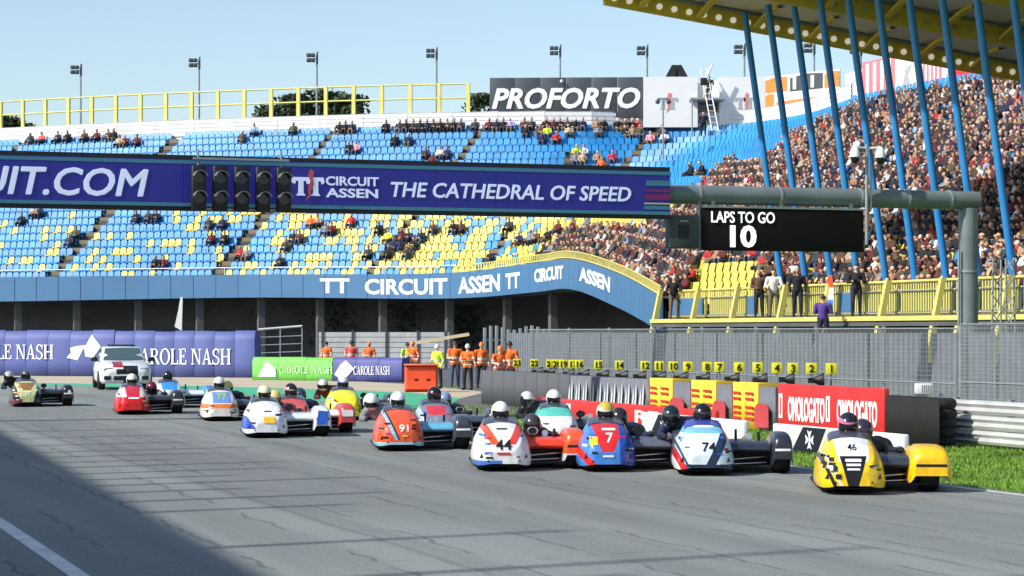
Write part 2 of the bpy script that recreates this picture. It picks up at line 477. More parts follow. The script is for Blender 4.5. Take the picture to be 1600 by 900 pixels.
# columns: front x, y, fascia top z, fascia bottom z, rim x, y, rim z
A = [(-48, 160, 5.7, 4.1, -41, 175.5, 16.3), (-34, 154, 5.72, 4.1, -27.5, 169, 16.3), (-17, 148.5, 5.76, 4.28, -10, 163, 16.3),
     (-4.2, 141, 5.66, 4.1, 3.5, 160, 16.2), (1.3, 134, 6.05, 4.35, 11, 161.5, 16.2), (3.4, 124, 5.98, 4.36, 16, 159.5, 16.2),
     (5.2, 108, 4.8, 3.2, 19.5, 152, 16.2), (6.27, 94, 3.5, 2.1, 20.9, 142, 16.2)]
B = [(6.35, 94.1, 3.0, 2.4, 20.9, 142, 16.2), (12, 83.4, 3.0, 2.4, 26.5, 129, 16.2), (16.9, 69.3, 3.0, 2.4, 30, 110, 13.6), (21.8, 55.1, 3.0, 2.4, 33, 92, 12)]
AF = smooth_path([(r[0], r[1], r[2]) for r in A]); AB_ = smooth_path([(r[0], r[1], r[3]) for r in A]); AR = smooth_path([(r[4], r[5], r[6]) for r in A])
BF = smooth_path([(r[0], r[1], r[2]) for r in B]); BR = smooth_path([(r[4], r[5], r[6]) for r in B])

SEATS = []        # (pos, rz, colour, tier)
def terrace(st, FP, RP, nrow, drop, seatfn, spacing=0.5):
    rows = []
    for j in range(nrow + 1):
        t = j / nrow
        rows.append([Vector((f.x + (r.x-f.x)*t, f.y + (r.y-f.y)*t, (f.z-drop) + (r.z-(f.z-drop))*t)) for f, r in zip(FP, RP)])
    for j in range(nrow):
        lo, hi = rows[j], rows[j+1]
        mb = MB(); n = len(lo)
        tread = []; 
        for p, q in zip(lo, hi):
            tread += [(p.x, p.y, p.z - 0.75), (p.x, p.y, p.z), (q.x, q.y, p.z)]
        mb.add(tread, [(3*i, 3*i+3, 3*i+4, 3*i+1) for i in range(n-1)] + [(3*i+1, 3*i+4, 3*i+5, 3*i+2) for i in range(n-1)], 0)
        mb.build('terrace_step', M_terrace, st)
        mid = [p.lerp(q, 0.45) for p, q in zip(lo, hi)]
        for p, m_ in zip(lo, mid): m_.z = p.z
        cum = np.concatenate([[0], np.cumsum([(mid[i+1]-mid[i]).length for i in range(n-1)])])
        k = int(cum[-1] / spacing)
        for s in range(k):
            pos, u = resample(mid, cum, (s + 0.5) * cum[-1] / k)
            i = min(int(u), n - 2)
            d = (hi[i].lerp(hi[i+1], u-i) - lo[i].lerp(lo[i+1], u-i)); d.z = 0
            e = mid[i+1] - mid[i]; e.z = 0
            nrm = Vector((-e.y, e.x, 0))
            if nrm.dot(d) < 0: nrm = -nrm
            rz = math.atan2(-nrm.x, nrm.y)
            c = seatfn(u, j, pos)
            if c: SEATS.append([pos, rz, c, j, st])
    return rows
stand = thing('grandstand', 'open curved grandstand with rows of blue and yellow seats', 'grandstand')
stand2 = thing('grandstand', 'packed covered grandstand behind yellow balcony railing', 'grandstand')
AISLE_U = [4, 12, 18.5, 25.5, 32.5, 39]
random.seed(5)
def seat_a(u, j, pos):
    half = 0.30
    for k in AISLE_U:
        if abs(u - k) < half * (0.7 if u < 35 else 1.2): return None
    if j >= 9: return 'b'
    x, y = proj(pos)
    f = np.interp(x, [0, 300, 420, 560, 640, 800, 900, 1000], [0.12, 0.17, 0.34, 0.48, 0.62, 0.7, 0.86, 0.92])
    return 'y' if random.random() < f else 'b'
NA, NB_ = 20, 30
rowsA = terrace(stand, AF, AR, NA, 0.45, seat_a)
def seat_b(u, j, pos):
    return 'y' if j < 9 and u < 14 else 'b'
rowsB = terrace(stand2, BF, BR, NB_, 0.1, seat_b, 0.56)
# aisle stairs: a flight of treads for every aisle
for k in AISLE_U:
    for j in range(NA):
        i = int(k); f = k - i
        i = min(i, len(AF) - 2)
        p = rowsA[j][i].lerp(rowsA[j][i+1], f); q = rowsA[j+1][i].lerp(rowsA[j+1][i+1], f)
        e = rowsA[j][i+1] - rowsA[j][i]; rz = math.atan2(e.y, e.x)
        L_ = Vector((q.x-p.x, q.y-p.y, 0)).length
        MB().box((-0.34, 0.0, 0.004), (0.34, L_*0.5, (q.z-p.z)*0.5)).build('stair_tread', M_wood, stand, p, rz)

# seat shell: pan and rounded back
def seat_mb():
    mb = MB()
    mb.prism([(-0.21, 0.27), (0.21, 0.27), (0.225, 0.37), (-0.225, 0.37)], -0.2, 0.16)
    pts = [(-0.21, 0.34), (0.21, 0.34), (0.22, 0.68), (0.15, 0.79), (-0.15, 0.79), (-0.22, 0.68)]
    n = 6
    v = [(x, 0.15 + (z-0.4)*0.25, z) for x, z in pts] + [(x, 0.20 + (z-0.4)*0.25, z) for x, z in pts]
    mb.add(v, [tuple(range(n)), tuple(reversed(range(n, 2*n)))] + [(i, i+n, (i+1) % n+n, (i+1) % n) for i in range(n)])
    mb.box((-0.04, 0.0, 0.0), (0.04, 0.1, 0.36))
    return mb
def merged(name, proto, items, mats):
    """many copies of one small shape as one mesh; items = (matrix, material index)"""
    pv = np.array([list(v) for v in proto.v]); nv = len(pv)
    V = []; Fc = []; MI = []
    for k, (M, mi) in enumerate(items):
        m3 = np.array(M.to_3x3()); V.append(pv @ m3.T + np.array(M.translation))
        o = k * nv
        Fc += [tuple(i + o for i in f) for f in proto.f]; MI += [mi] * len(proto.f)
    me = bpy.data.meshes.new(name); me.from_pydata(np.concatenate(V).tolist(), [], Fc)
    for m in mats: me.materials.append(m)
    me.polygons.foreach_set('material_index', MI); me.update()
    return me

# fascia of the open stand: one panel per 1.55 m, with the joints left open
def fascia():
    cum = np.concatenate([[0], np.cumsum([(AF[i+1]-AF[i]).length for i in range(len(AF)-1)])])
    n = int(cum[-1] / 1.6)
    for k in range(n):
        s0 = cum[-1]*k/n + 0.02; s1 = cum[-1]*(k+1)/n - 0.02
        p, u0 = resample(AF, cum, s0); q, u1 = resample(AF, cum, s1)
        def bz(u):
            i = min(int(u), len(AB_)-2); return AB_[i].z + (AB_[i+1].z-AB_[i].z)*(u-i)
        e = (q-p); e.z = 0; nr = Vector((e.y, -e.x, 0)).normalized()
        if nr.y > 0.3: nr = -nr
        mb = MB()
        vs = []
        for off in (0.25, 0.12):
            for pt, u in ((p, u0), (q, u1)):
                vs += [Vector((pt.x, pt.y, bz(u))) + nr*off, Vector((pt.x, pt.y, pt.z)) + nr*off]
        mb.add(vs, [(0, 2, 3, 1), (4, 5, 7, 6), (0, 1, 5, 4), (2, 6, 7, 3), (1, 3, 7, 5), (0, 4, 6, 2)])
        mb.build('fascia_panel', M_fascia, stand)
    # backing slab, soffit and yellow capping with pickets on the raised right end
    mb = MB(); vs = []
    for i, p in enumerate(AF):
        j = min(i, len(AF)-2); e = AF[j+1]-AF[j]; nr = Vector((e.y, -e.x, 0)).normalized()
        if nr.y > 0.3: nr = -nr
        b = AB_[i]
        vs += [Vector((p.x, p.y, b.z+0.03)) + nr*0.1, Vector((p.x, p.y, p.z-0.06)) + nr*0.1, Vector((p.x, p.y, p.z-0.06)) - nr*0.3, Vector((p.x, p.y, b.z+0.03)) - nr*2.5]
    n = len(AF); fs = []
    for i in range(n-1):
        for k in range(4): fs.append((4*i+k, 4*i+(k+1) % 4, 4*i+4+(k+1) % 4, 4*i+4+k))
    mb.add(vs, fs); mb.build('fascia_beam', M_darkconc, stand)
    mb = MB()
    def pos(u, off):
        i = min(int(u), len(AF)-2); p = AF[i].lerp(AF[i+1], u-i); e = AF[i+1]-AF[i]; nr = Vector((e.y, -e.x, 0)).normalized()
        if nr.y > 0.3: nr = -nr
        return p + nr*off
    for k in range(41):
        u = 32 + (70-32)*k/41; v = 32 + (70-32)*(k+1)/41
        for z in (0.06, 0.42): mb.tube(pos(u, 0.2)+Vector((0, 0, z)), pos(v, 0.2)+Vector((0, 0, z)), 0.035, n=6)
    mb.build('handrail', M_yellow, stand)
    pk = MB().box((-0.05, -0.02, 0.05), (0.05, 0.02, 0.42)).mesh('picket', M_yellow)
    for k in range(130):
        u = 32.5 + (70-32.5)*k/130; p = pos(u, 0.2)
        e = pos(min(u+0.1, 70), 0.2) - p
        link('picket', pk, stand, p, math.atan2(e.y, e.x) if e.length > 1e-6 else 0)
    mb = MB()
    for k in range(60):
        u = 1 + 30*k/60; v = 1 + 30*(k+1)/60
        mb.tube(pos(u, 0.1)+Vector((0, 0, 0.45)), pos(v, 0.1)+Vector((0, 0, 0.45)), 0.035, n=6)
        if k % 3 == 0: mb.tube(pos(u, 0.1), pos(u, 0.1)+Vector((0, 0, 0.45)), 0.03, n=6)
    mb.build('front_rail', M_white, stand)
    return pos
fpos = fascia()
def fascia_text(s, px0, px1, py0, py1, u_guess, bold, squash=1.0):
    """letters bent to the curve of the fascia"""
    # arc position of an image column on the fascia
    cols = [(proj(fpos(u/20, 0.27))[0], u/20) for u in range(100, 1399)]
    xs = [c[0] for c in cols]; us = [c[1] for c in cols]
    o_h = 1.0
    me = text_mesh('lettering', s, 1.0, M_letter, bold=bold, extrude=0.012)
    X = [v.co.x for v in me.vertices]; x0, x1 = min(X), max(X); Z = [v.co.z for v in me.vertices]; z0, z1 = min(Z), max(Z)
    for v in me.vertices:
        fx = (v.co.x-x0)/(x1-x0); fz = (v.co.z-z0)/(z1-z0)
        px = px0 + (px1-px0)*fx
        u = float(np.interp(px, xs, us))
        off = 0.262 + (0.012 if v.co.y < 0 else 0.0)
        p = fpos(u, off)
        i = min(int(u), len(AF)-2); bz = AB_[i].z + (AB_[i+1].z-AB_[i].z)*(u-i); tz = p.z
        v.co = Vector((p.x, p.y, bz + (tz-bz)*(py0 + (py1-py0)*fz)))
    link('lettering', me, stand)
fascia_text('TT', 500, 546, 0.2, 0.82, 0, 0.03)
fascia_text('CIRCUIT', 570, 699, 0.16, 0.8, 0, 0.03)
fascia_text('ASSEN', 716, 781, 0.16, 0.8, 0, 0.03)
fascia_text('TT', 790, 812, 0.2, 0.75, 0, 0.04)
fascia_text('CIRCUIT', 835, 880, 0.32, 0.78, 0, 0.04)
fascia_text('ASSEN', 905, 953, 0.34, 0.8, 0, 0.04)

# supports and the dark hall below the open stand
for px, off in ((28, 1.2), (120, 1.2), (216, 1.2), (312, 1.2), (408, 1.2), (500, 1.2), (598, 1.2), (702, 1.4), (794, 1.4), (864, 1.6)):
    u = float(np.interp(px, [proj(fpos(k/10, -off))[0] for k in range(0, 690)], [k/10 for k in range(0, 690)]))
    p = fpos(u, -off); i = int(u)
    mb = MB().box((-0.22, -0.22, -0.03), (0.22, 0.22, AB_[i].z + 0.02)); 
    mb.build('column', M_concrete, stand, (p.x, p.y, 0), 0.35)
mb = MB(); vs = []
for i in range(0, len(AF), 5):
    p = AF[i].lerp(AR[i], 0.42); vs += [(p.x, p.y, -0.03), (p.x, p.y, 9.0)]
mb.add(vs, [(2*i, 2*i+2, 2*i+3, 2*i+1) for i in range(len(vs)//2-1)])
mb.build('rear_wall', M_darkconc, stand)
# back wall on the rim: ribbed white sheets
def rim_wall():
    cum = np.concatenate([[0], np.cumsum([(AR[i+1]-AR[i]).length for i in range(len(AR)-1)])])
    n = int(cum[-1] / 3.2)
    for k in range(n):
        p, u = resample(AR, cum, cum[-1]*k/n + 0.015); q, v = resample(AR, cum, cum[-1]*(k+1)/n - 0.015)
        prof = []
        for r in range(4):
            z = 0.30*r
            prof += [(0.0, z), (0.0, z+0.22), (0.07, z+0.245), (0.07, z+0.275)]
        prof.append((0.0, 1.2))
        e = q-p; rz = math.atan2(e.y, e.x); L_ = math.hypot(e.x, e.y); mb = MB()
        vs = [(0, y, z) for y, z in prof] + [(L_, y, z + (q.z-p.z)) for y, z in prof] ; m_ = len(prof)
        mb.add(vs, [(i, i+m_, i+m_+1, i+1) for i in range(m_-1)])
        mb.box((0, 0.09, -0.5), (L_, 0.2, 1.2)); mb.build('wall_sheet', M_wallwhite, stand, p, rz)
rim_wall()
# ------------------------------------------------------------------ yellow railing on the rim
rr = thing('rim_railing', 'tall yellow railing along the top rim of the open stand', 'railing')
cumR = np.concatenate([[0], np.cumsum([(AR[i+1]-AR[i]).length for i in range(len(AR)-1)])])
pxs = [proj(resample(AR, cumR, s)[0])[0] for s in np.linspace(0, cumR[-1], 400)]
s_end = float(np.interp(760, pxs, np.linspace(0, cumR[-1], 400)))
posts = []
pm = MB().box((-0.13, -0.09, 0), (0.13, 0.09, 2.05)).mesh('post', M_yellow)
s = 0.4
while s < s_end:
    p, u = resample(AR, cumR, s); e = AR[min(int(u)+1, len(AR)-1)] - AR[min(int(u), len(AR)-2)]
    p = p + Vector((0, 0.3, 1.2)); posts.append(p)
    link('post', pm, rr, p, math.atan2(e.y, e.x)); s += 2.12
for z in (1.0, 2.0):
    for p, q in zip(posts[:-1], posts[1:]):
        MB().tube(p+Vector((0, 0, z)), q+Vector((0, 0, z)), 0.06, n=6).build('rail', M_yellow, rr)

# ------------------------------------------------------------------ boards
def board(name, label, cat, px0, px1, pyt, pyb, d0, d1, m, t=0.12, group=None, z0=None, z1=None, npan=0, part='board_face'):
    """upright board between two points on the ground plan; returns (root, length, bottom z, height)"""
    p0 = at(px0, 500, d0); p1 = at(px1, 500, d1); dm = (d0+d1)/2
    zb = at(0, pyb, dm).z if z0 is None else z0; zt = at(0, pyt, dm).z if z1 is None else z1
    rz = frame(p0, p1); L_ = math.hypot(p1.x-p0.x, p1.y-p0.y)
    r = thing(name, label, cat, (p0.x, p0.y, zb), rz, group)
    H = zt - zb
    if npan:
        w = L_/npan
        me = MB().cbox((0.008, 0, 0), (w-0.008, t, H), min(0.02, t/3)).mesh(part, m)
        for k in range(npan): link(part, me, r, (k*w, 0, 0))
    else:
        MB().cbox((0, 0, 0), (L_, t, H), min(0.03, t/3)).build(part, m, r)
    return r, L_, H

r, L_, H = board('sign_board', 'dark grey sign with bold white italic lettering above the top row', 'sign', 765, 1005, 121, 184, 161, 160.5, M_signgrey, 0.3, npan=6, part='sign_panel')
text('lettering', 'PROFORTO', H*0.47, M_letter, r, (L_*0.015, -0.03, H*0.25), width=L_*0.965, heavy=0.028, bold=0.015, shear=0.25, extrude=0.02)
for x, z in ((0.47, 0.9), (0.46, 0.06)):
    MB().sphere((0, 0, 0), 0.12, 8, 6).build('lamp', M_white, r, (L_*x, -0.2, H*z))
bl = thing('commentary_block', 'white rooftop block with recess, ledge and pale emblems beside dark sign', 'building', at(1006, 192, 160))
W1 = (1090-1006)/FOC*160; W2 = (1124-1006)/FOC*160; W3 = (1196-1006)/FOC*160; HB2 = (192-120)/FOC*160
MB().box((0, 0, -0.3), (W1, 4, HB2)).build('block', M_wallwhite, bl)
MB().box((W1+0.02, 2.2, -0.3), (W2-0.02, 4, HB2*0.98)).build('recess_wall', M_wallwhite, bl)
MB().box((W2, 0, -0.3), (W3, 4, HB2)).build('block', M_wallwhite, bl)
MB().box((W1-0.6, -1.6, HB2*0.46), (W2+0.3, 2.15, HB2*0.5)).build('ledge', M_galv, bl)
for x in (W1-0.5, W2+0.2): MB().tube((x, -1.5, -1.6), (x, -1.5, HB2*0.47), 0.05, n=6).build('ledge_post', M_galv, bl)
def tt_logo(parent, x, y, z, h, m, red):
    """two slab-serif letters T with drooping arms and a small red figure between them"""
    for k in (0, 0.82):
        mb = MB()
        P = [(0, 1), (0.92, 1), (0.98, 0.72), (0.82, 0.62), (0.76, 0.8), (0.62, 0.8), (0.62, 0.16), (0.74, 0.0), (0.22, 0.0), (0.34, 0.16), (0.34, 0.8), (0.2, 0.8), (0.14, 0.62), (-0.04, 0.72)]
        mb.prism([((px+k)*h, pz*h) for px, pz in P], -0.02, 0); mb.build('emblem_letter', m, parent, (x, y, z))
    mb = MB()
    Q = [(0.72, -0.3), (0.9, 0.05), (0.86, 0.4), (1.0, 0.8), (0.86, 1.1), (1.0, 1.45), (1.2, 1.35), (1.14, 1.0), (1.2, 0.6), (1.04, 0.3), (1.02, 0.0)]
    mb.prism([(px*h, pz*h) for px, pz in Q], -0.035, -0.022); mb.build('emblem_figure', red, parent, (x, y, z))
M_palegrey = mat('emblem_grey', (168, 170, 178), 0.6, var=0.05); M_palered = mat('emblem_red', (226, 130, 118), 0.6, var=0.05)
tt_logo(bl, W1*0.25, -0.01, HB2*0.3, 0.8, M_palegrey, M_palered)
tt_logo(bl, W2 + (W3-W2)*0.33, -0.01, HB2*0.3, 0.8, M_palegrey, M_palered)
lad = thing('ladder', 'white ladder leaning on the ledge of the rooftop block', 'ladder', at(1118, 205, 157))
for x in (-0.22, 0.22): MB().tube((x, 0, 0), (x - 0.6, 2.6, 4.6), 0.04, n=6).build('rail', M_white, lad)
for k in range(11):
    f = (k+0.5)/11; MB().tube((-0.22-0.6*f, 2.6*f, 4.6*f), (0.22-0.6*f, 2.6*f, 4.6*f), 0.025, n=5).build('rung', M_white, lad)
bm_ = thing('camera_boom', 'pale camera boom tilted up from the ledge of the rooftop block', 'camera boom', at(1100, 158, 159))
MB().tube((0, 0, 0), (0.0, 0, 1.3), 0.06, n=6).build('tripod_column', M_olive, bm_)
MB().tube((0, 0, 1.3), (0.62, 0, 2.6), 0.09, 0.07, n=6).build('boom_arm', M_white, bm_)
MB().cbox((-0.25, -0.2, 1.1), (0.2, 0.2, 1.6), 0.04).build('camera_body', M_black, bm_)
spk = thing('loudspeaker', 'black horn loudspeaker pair on the white rooftop block', 'loudspeaker', at(1057, 120, 161.5))
for x in (-0.35, 0.35):
    MB().prism([(x-0.42, 0), (x+0.42, 0), (x*0.5+0.16, 0.8), (x*0.5-0.16, 0.8)], -0.3, 0.3).build('horn', M_black, spk)

r, L_, H = board('printed_banner', 'orange and white printed banner behind the blue struts', 'banner', 1196, 1312, 114, 182, 158, 153, M_white, 0.1)
for (x0, x1, z0, z1, m) in ((0, 0.3, 0.62, 0.98, M_orangeart), (0, 0.12, 0.1, 0.6, M_orangeart), (0.34, 0.78, 0.6, 0.98, M_signgrey), (0.8, 1.0, 0.6, 0.98, M_orangeart), (0.15, 1.0, 0.32, 0.42, M_orangeart), (0.2, 0.26, 0.02, 0.3, M_signgrey), (0.4, 0.52, 0.02, 0.3, M_signgrey), (0.7, 0.76, 0.02, 0.3, M_signgrey)):
    mb = MB(); n = 7
    P = [(L_*x0, H*z0), (L_*x1, H*z0), (L_*x1, H*z1*0.97), (L_*(x0+x1)/2, H*z1), (L_*x0, H*z1*0.93)]
    mb.prism(P, -0.02, -0.004); mb.build('printed_field', m, r)
for x in (0.38, 0.5, 0.62): MB().cbox((L_*x, -0.035, H*0.64), (L_*x+0.3, -0.022, H*0.92), 0.004).build('printed_figure', M_white, r)
for i, (x0, x1, yt, yb, d0, d1, m, lab) in enumerate(((1320, 1346, 112, 168, 149, 146, M_white, 'narrow white banner with small grey mark behind the struts'),
        (1347, 1397, 92, 170, 146, 142, M_pink, 'tall pink banner with white stripes above the crowd'),
        (1398, 1441, 82, 160, 142, 138, M_white, 'tall white banner with faint print above the crowd'),
        (1442, 1470, 88, 155, 138, 136, M_pink, 'slim pink banner right of the tall white one'),
        (1471, 1490, 100, 150, 136, 134.5, M_white, 'small white banner beside the red one under the roof'),
        (1491, 1536, 104, 145, 134.5, 131, M_red, 'red banner half hidden by the roof edge'))):
    r, L_, H = board('banner', lab, 'banner', x0, x1, yt, yb, d0, d1, m, 0.08)
    if m is M_pink:
        for k in range(4): MB().box((L_*(0.12+0.23*k), -0.012, H*0.28), (L_*(0.22+0.23*k), -0.004, H*0.95)).build('printed_stripe', M_white, r)
    elif m is M_white:
        MB().prism([(L_*0.3, H*0.35), (L_*0.6, H*0.3), (L_*0.5, H*0.55), (L_*0.66, H*0.75), (L_*0.4, H*0.7)], -0.012, -0.004).build('printed_mark', M_palegrey, r)

# ------------------------------------------------------------------ floodlight masts
def flood(px, pyt, d, lab):
    p = at(px, pyt, d); f = thing('floodlight_mast', lab, 'floodlight', (p.x, p.y, 0), 0, 'floodlight masts behind the stand rim')
    MB().tube((0, 0, -0.03), (0, 0, p.z), 0.14, 0.07, 8).build('mast', M_galv, f)
    MB().box((0.0, -0.1, p.z-0.75), (0.1, 0.1, p.z+0.15)).build('bracket', M_signgrey, f)
    for z in (-0.12, -0.5):
        for x in (-0.62, -0.3): MB().cbox((x-0.14, -0.25, p.z+z-0.12), (x+0.16, 0.2, p.z+z+0.14), 0.04).build('lamp_head', M_signgrey, f)
    MB().box((-0.75, 0.2, p.z-0.35), (0.05, 0.26, p.z-0.3)).build('crossarm', M_signgrey, f)
for px, py, d, lab in ((126, 103, 178, 'leftmost floodlight mast rising behind the yellow railing'), (311, 92, 174, 'second floodlight mast from the left behind the railing'),
        (495, 84, 172, 'third floodlight mast from the left, above the trees'), (682, 77, 170, 'fourth floodlight mast from the left, left of the dark sign'),
        (875, 73, 172, 'floodlight mast rising behind the dark grey sign'), (1011, 73, 170, 'floodlight mast at the right end of the dark sign'),
        (1163, 71, 170, 'floodlight mast beside the first blue strut'), (1272, 69, 168, 'floodlight mast half hidden by a blue strut'), (1345, 70, 160, 'floodlight mast behind the crowd under the roof edge')):
    flood(px, py, d, lab)
for px, lab in ((1036, 'slim white lamp post on the top tier left of the ledge'),):
    p = at(px, 225, 150); lp = thing('lamp_post', lab, 'lamp post', p)
    MB().tube((0, 0, -1), (0, 0, 3.0), 0.06, n=6).build('post', M_galv, lp)
    MB().tube((-0.35, 0, 2.95), (0.35, 0, 2.95), 0.04, n=6).build('crossarm', M_galv, lp)
    for x in (-0.35, 0.35): MB().sphere((x, -0.05, 2.75), 0.16, 8, 6).build('lamp', M_signgrey, lp)

# ------------------------------------------------------------------ trees
def leaves(P, nr, s0, s1):
    n = len(P); u = nr.normal(0, 1, (n, 3)); u /= np.linalg.norm(u, axis=1)[:, None]
    v = np.cross(u, nr.normal(0, 1, (n, 3))); v /= np.linalg.norm(v, axis=1)[:, None]
    s_ = nr.uniform(s0, s1, n)[:, None]
    V = np.stack([P-u*s_, P+v*s_*0.6, P+u*s_, P-v*s_*0.6], 1).reshape(-1, 3)
    me = bpy.data.meshes.new('foliage'); me.from_pydata(V.tolist(), [], np.arange(4*n).reshape(-1, 4).tolist()); me.materials.append(M_leaf)
    return me
def tree(px, pyt, d, w, lab, seed, zc=None, group='trees behind the stand'):
    rng = random.Random(seed); top = at(px, pyt, d); h = top.z
    t = thing('tree', lab, 'tree', (top.x, top.y, -0.03), rng.uniform(0, 6), group)
    mb = MB(); mb.tube((0, 0, 0), (0.1, 0, h*0.6), w*0.07+0.12, w*0.035+0.04, 8)
    tips = []
    for k in range(9):
        a = rng.uniform(0, 6.28); z0 = h*rng.uniform(0.4, 0.62); l = w*rng.uniform(0.25, 0.45)
        q = Vector((math.cos(a)*l, math.sin(a)*l, z0 + h*rng.uniform(0.1, 0.3)))
        mb.tube((0.05, 0, z0), q, w*0.025+0.03, 0.02, 6); tips.append(q)
    mb.build('trunk', M_bark, t)
    lo = h*0.42; cs = []; nr = np.random.default_rng(seed)
    for k in range(75):
        a = rng.uniform(0, 6.28); f = rng.random(); zz = lo + (h-lo)*f
        rad = w*0.5*math.sqrt(max(0.05, 1-(2*f-0.85)**2))*rng.uniform(0.2, 1.0)
        cr = w*rng.uniform(0.08, 0.17)*0.55
        cs.append(np.array((math.cos(a)*rad, math.sin(a)*rad, zz)) + nr.normal(0, 1, (110, 3))*np.array((cr, cr, cr*0.8)))
    P = np.concatenate(cs); P[:, 2] = np.minimum(P[:, 2], h - nr.random(len(P))*0.5)
    link('crown', leaves(P, nr, 0.14, 0.30), t)
tree(425, 165, 200, 6, 'low rounded tree behind the railing, left of the taller trees', 1)
tree(462, 146, 200, 7, 'tree crown seen through the railing below the third floodlight', 2)
tree(505, 139, 200, 8, 'tallest dark tree crown behind the yellow railing', 3)
tree(545, 150, 200, 7, 'tree at the right end of the clump behind the railing', 4)
tree(752, 146, 198, 5, 'tree crown just left of the dark grey sign', 5)
tree(12, 182, 205, 6, 'small tree tip at the far left behind the railing', 6)
tree(38, 193, 205, 5, 'bare low treetop second from the left edge behind railing', 7)
for i, (px, d, h, w) in enumerate(((85, 164, 4.0, 4), (180, 162, 4.2, 4), (285, 160, 4, 4.5), (355, 158, 4.2, 4), (470, 156, 4, 4), (540, 154, 4.2, 4), (650, 152, 4, 4), (735, 150, 3.8, 3.5))):
    p = at(px, 500, d); rng = random.Random(40+i)
    t = thing('shrub', ('leafy shrub in the shade below the stand, %s from the left' % ['first', 'second', 'third', 'fourth', 'fifth', 'sixth', 'seventh', 'eighth'][i]), 'shrub', (p.x, p.y, -0.03), 0, 'shrubs below the open stand')
    mb = MB()
    for k in range(5): mb.tube((0, 0, 0), (rng.uniform(-1, 1)*w*0.3, rng.uniform(-0.6, 0.6), h*0.7), 0.06, 0.02, 5)
    mb.build('stem', M_bark, t)
    nr = np.random.default_rng(40+i); n = 1500
    P = np.stack([nr.normal(0, w*0.28, n), nr.normal(0, w*0.16, n), h*(0.25+0.75*nr.random(n)**0.8)], 1)
    link('foliage', leaves(P, nr, 0.08, 0.17), t)

# ------------------------------------------------------------------ roof of the covered stand
roof = thing('stand_roof', 'cantilevered stand roof with yellow beams and round whitish holes', 'roof', tr(0, 0), TH)
RA0, RB0 = 31.8, 82.1
def rz_(a): return 14.55 - (a-RA0)*0.125
mb = MB(); a1 = 62
mb.add([(RA0, 15, rz_(RA0)+0.75), (a1, 15, rz_(a1)+0.75), (a1, RB0, rz_(a1)+0.75), (RA0, RB0, rz_(RA0)+0.75), (RA0, 15, rz_(RA0)+0.95), (a1, 15, rz_(a1)+0.95), (a1, RB0, rz_(a1)+0.95), (RA0, RB0, rz_(RA0)+0.95)],
       [(3, 2, 1, 0), (4, 5, 6, 7), (0, 1, 5, 4), (1, 2, 6, 5), (2, 3, 7, 6), (3, 0, 4, 7)])
mb.build('roof_sheet', M_roof, roof)
hole_glow = MB().tube((0, -0.05, 0), (0, 0.06, 0), 0.115, n=14).mesh('lamp', M_holeglow)
hole_dull = MB().tube((0, -0.05, 0), (0, 0.06, 0), 0.10, n=14).mesh('lamp', M_holedull)
for k in range(9):
    b = RB0 - 0.1 - 6.2*k
    mb = MB(); t = 0.16
    P = [(RA0+0.1, rz_(RA0)-0.02), (a1, rz_(a1)-0.02), (a1, rz_(a1)+0.62), (RA0+0.1, rz_(RA0)+0.62)]
    mb.prism(P, b-t, b); mb.build('roof_beam', M_olive, roof)
    mb = MB(); mb.prism([(RA0, rz_(RA0)+0.63), (a1, rz_(a1)+0.63), (a1, rz_(a1)+0.70), (RA0, rz_(RA0)+0.70)], b-0.3, b+0.14); mb.build('beam_flange', M_galv, roof)
    if k < 2:
        for j in range(30):
            a = RA0 + 0.5 + 0.62*j
            o = link('lamp', hole_glow if k == 0 else hole_dull, roof, (a, b-t-0.02, rz_(a)+0.3))  # discs standing for round holes in the beam, first row given a glow
for j in range(9):
    a = RA0 + 1.6 + 2.4*j
    mb = MB()
    for k in range(9):          # curved haunches between the beams
        b0 = RB0 - 0.3 - 6.2*k
        ring = []
        for q in range(7):
            t = q/6; z = rz_(a) + 0.1 + 0.55*math.sin(t*math.pi/2); ring.append((b0 - 2.2*t, z))
        for (y0, z0), (y1, z1) in zip(ring[:-1], ring[1:]):
            mb.add([(a-0.12, y0, z0), (a+0.12, y0, z0), (a+0.12, y1, z1), (a-0.12, y1, z1), (a-0.12, y0, z0+0.12), (a+0.12, y0, z0+0.12), (a+0.12, y1, z1+0.12), (a-0.12, y1, z1+0.12)],
                   [(0, 1, 2, 3), (4, 5, 6, 7), (0, 3, 7, 4), (1, 2, 6, 5)])
    mb.build('haunch', M_olive, roof)
    MB().box((a-0.1, 15, rz_(a)+0.71), (a+0.1, RB0-0.5, rz_(a)+0.745)).build('purlin', M_galv, roof)
MB().tube((RA0-0.1, 15, rz_(RA0)+0.55), (RA0-0.1, RB0+0.1, rz_(RA0)+0.55), 0.36, n=16).build('gutter', M_white, roof)
ords = ['first', 'second', 'third', 'fourth', 'fifth', 'sixth', 'seventh', 'eighth', 'ninth', 'tenth', 'eleventh', 'twelfth', 'thirteenth']
for i in range(12):
    b = 81.4 - 2.12*i
    st_ = thing('roof_strut', 'slanted blue steel roof strut, %s from the left' % ords[i], 'strut', tr(39.1, b, 0), TH, 'blue roof struts')
    MB().tube((0.15, 0, 3.1), (-1.55, 0, rz_(37.5)+0.6), 0.125, n=14).build('tube', M_strut, st_)
    MB().cbox((-0.05, -0.25, 3.0), (0.45, 0.25, 3.3), 0.03).build('foot_plate', M_strut, st_)

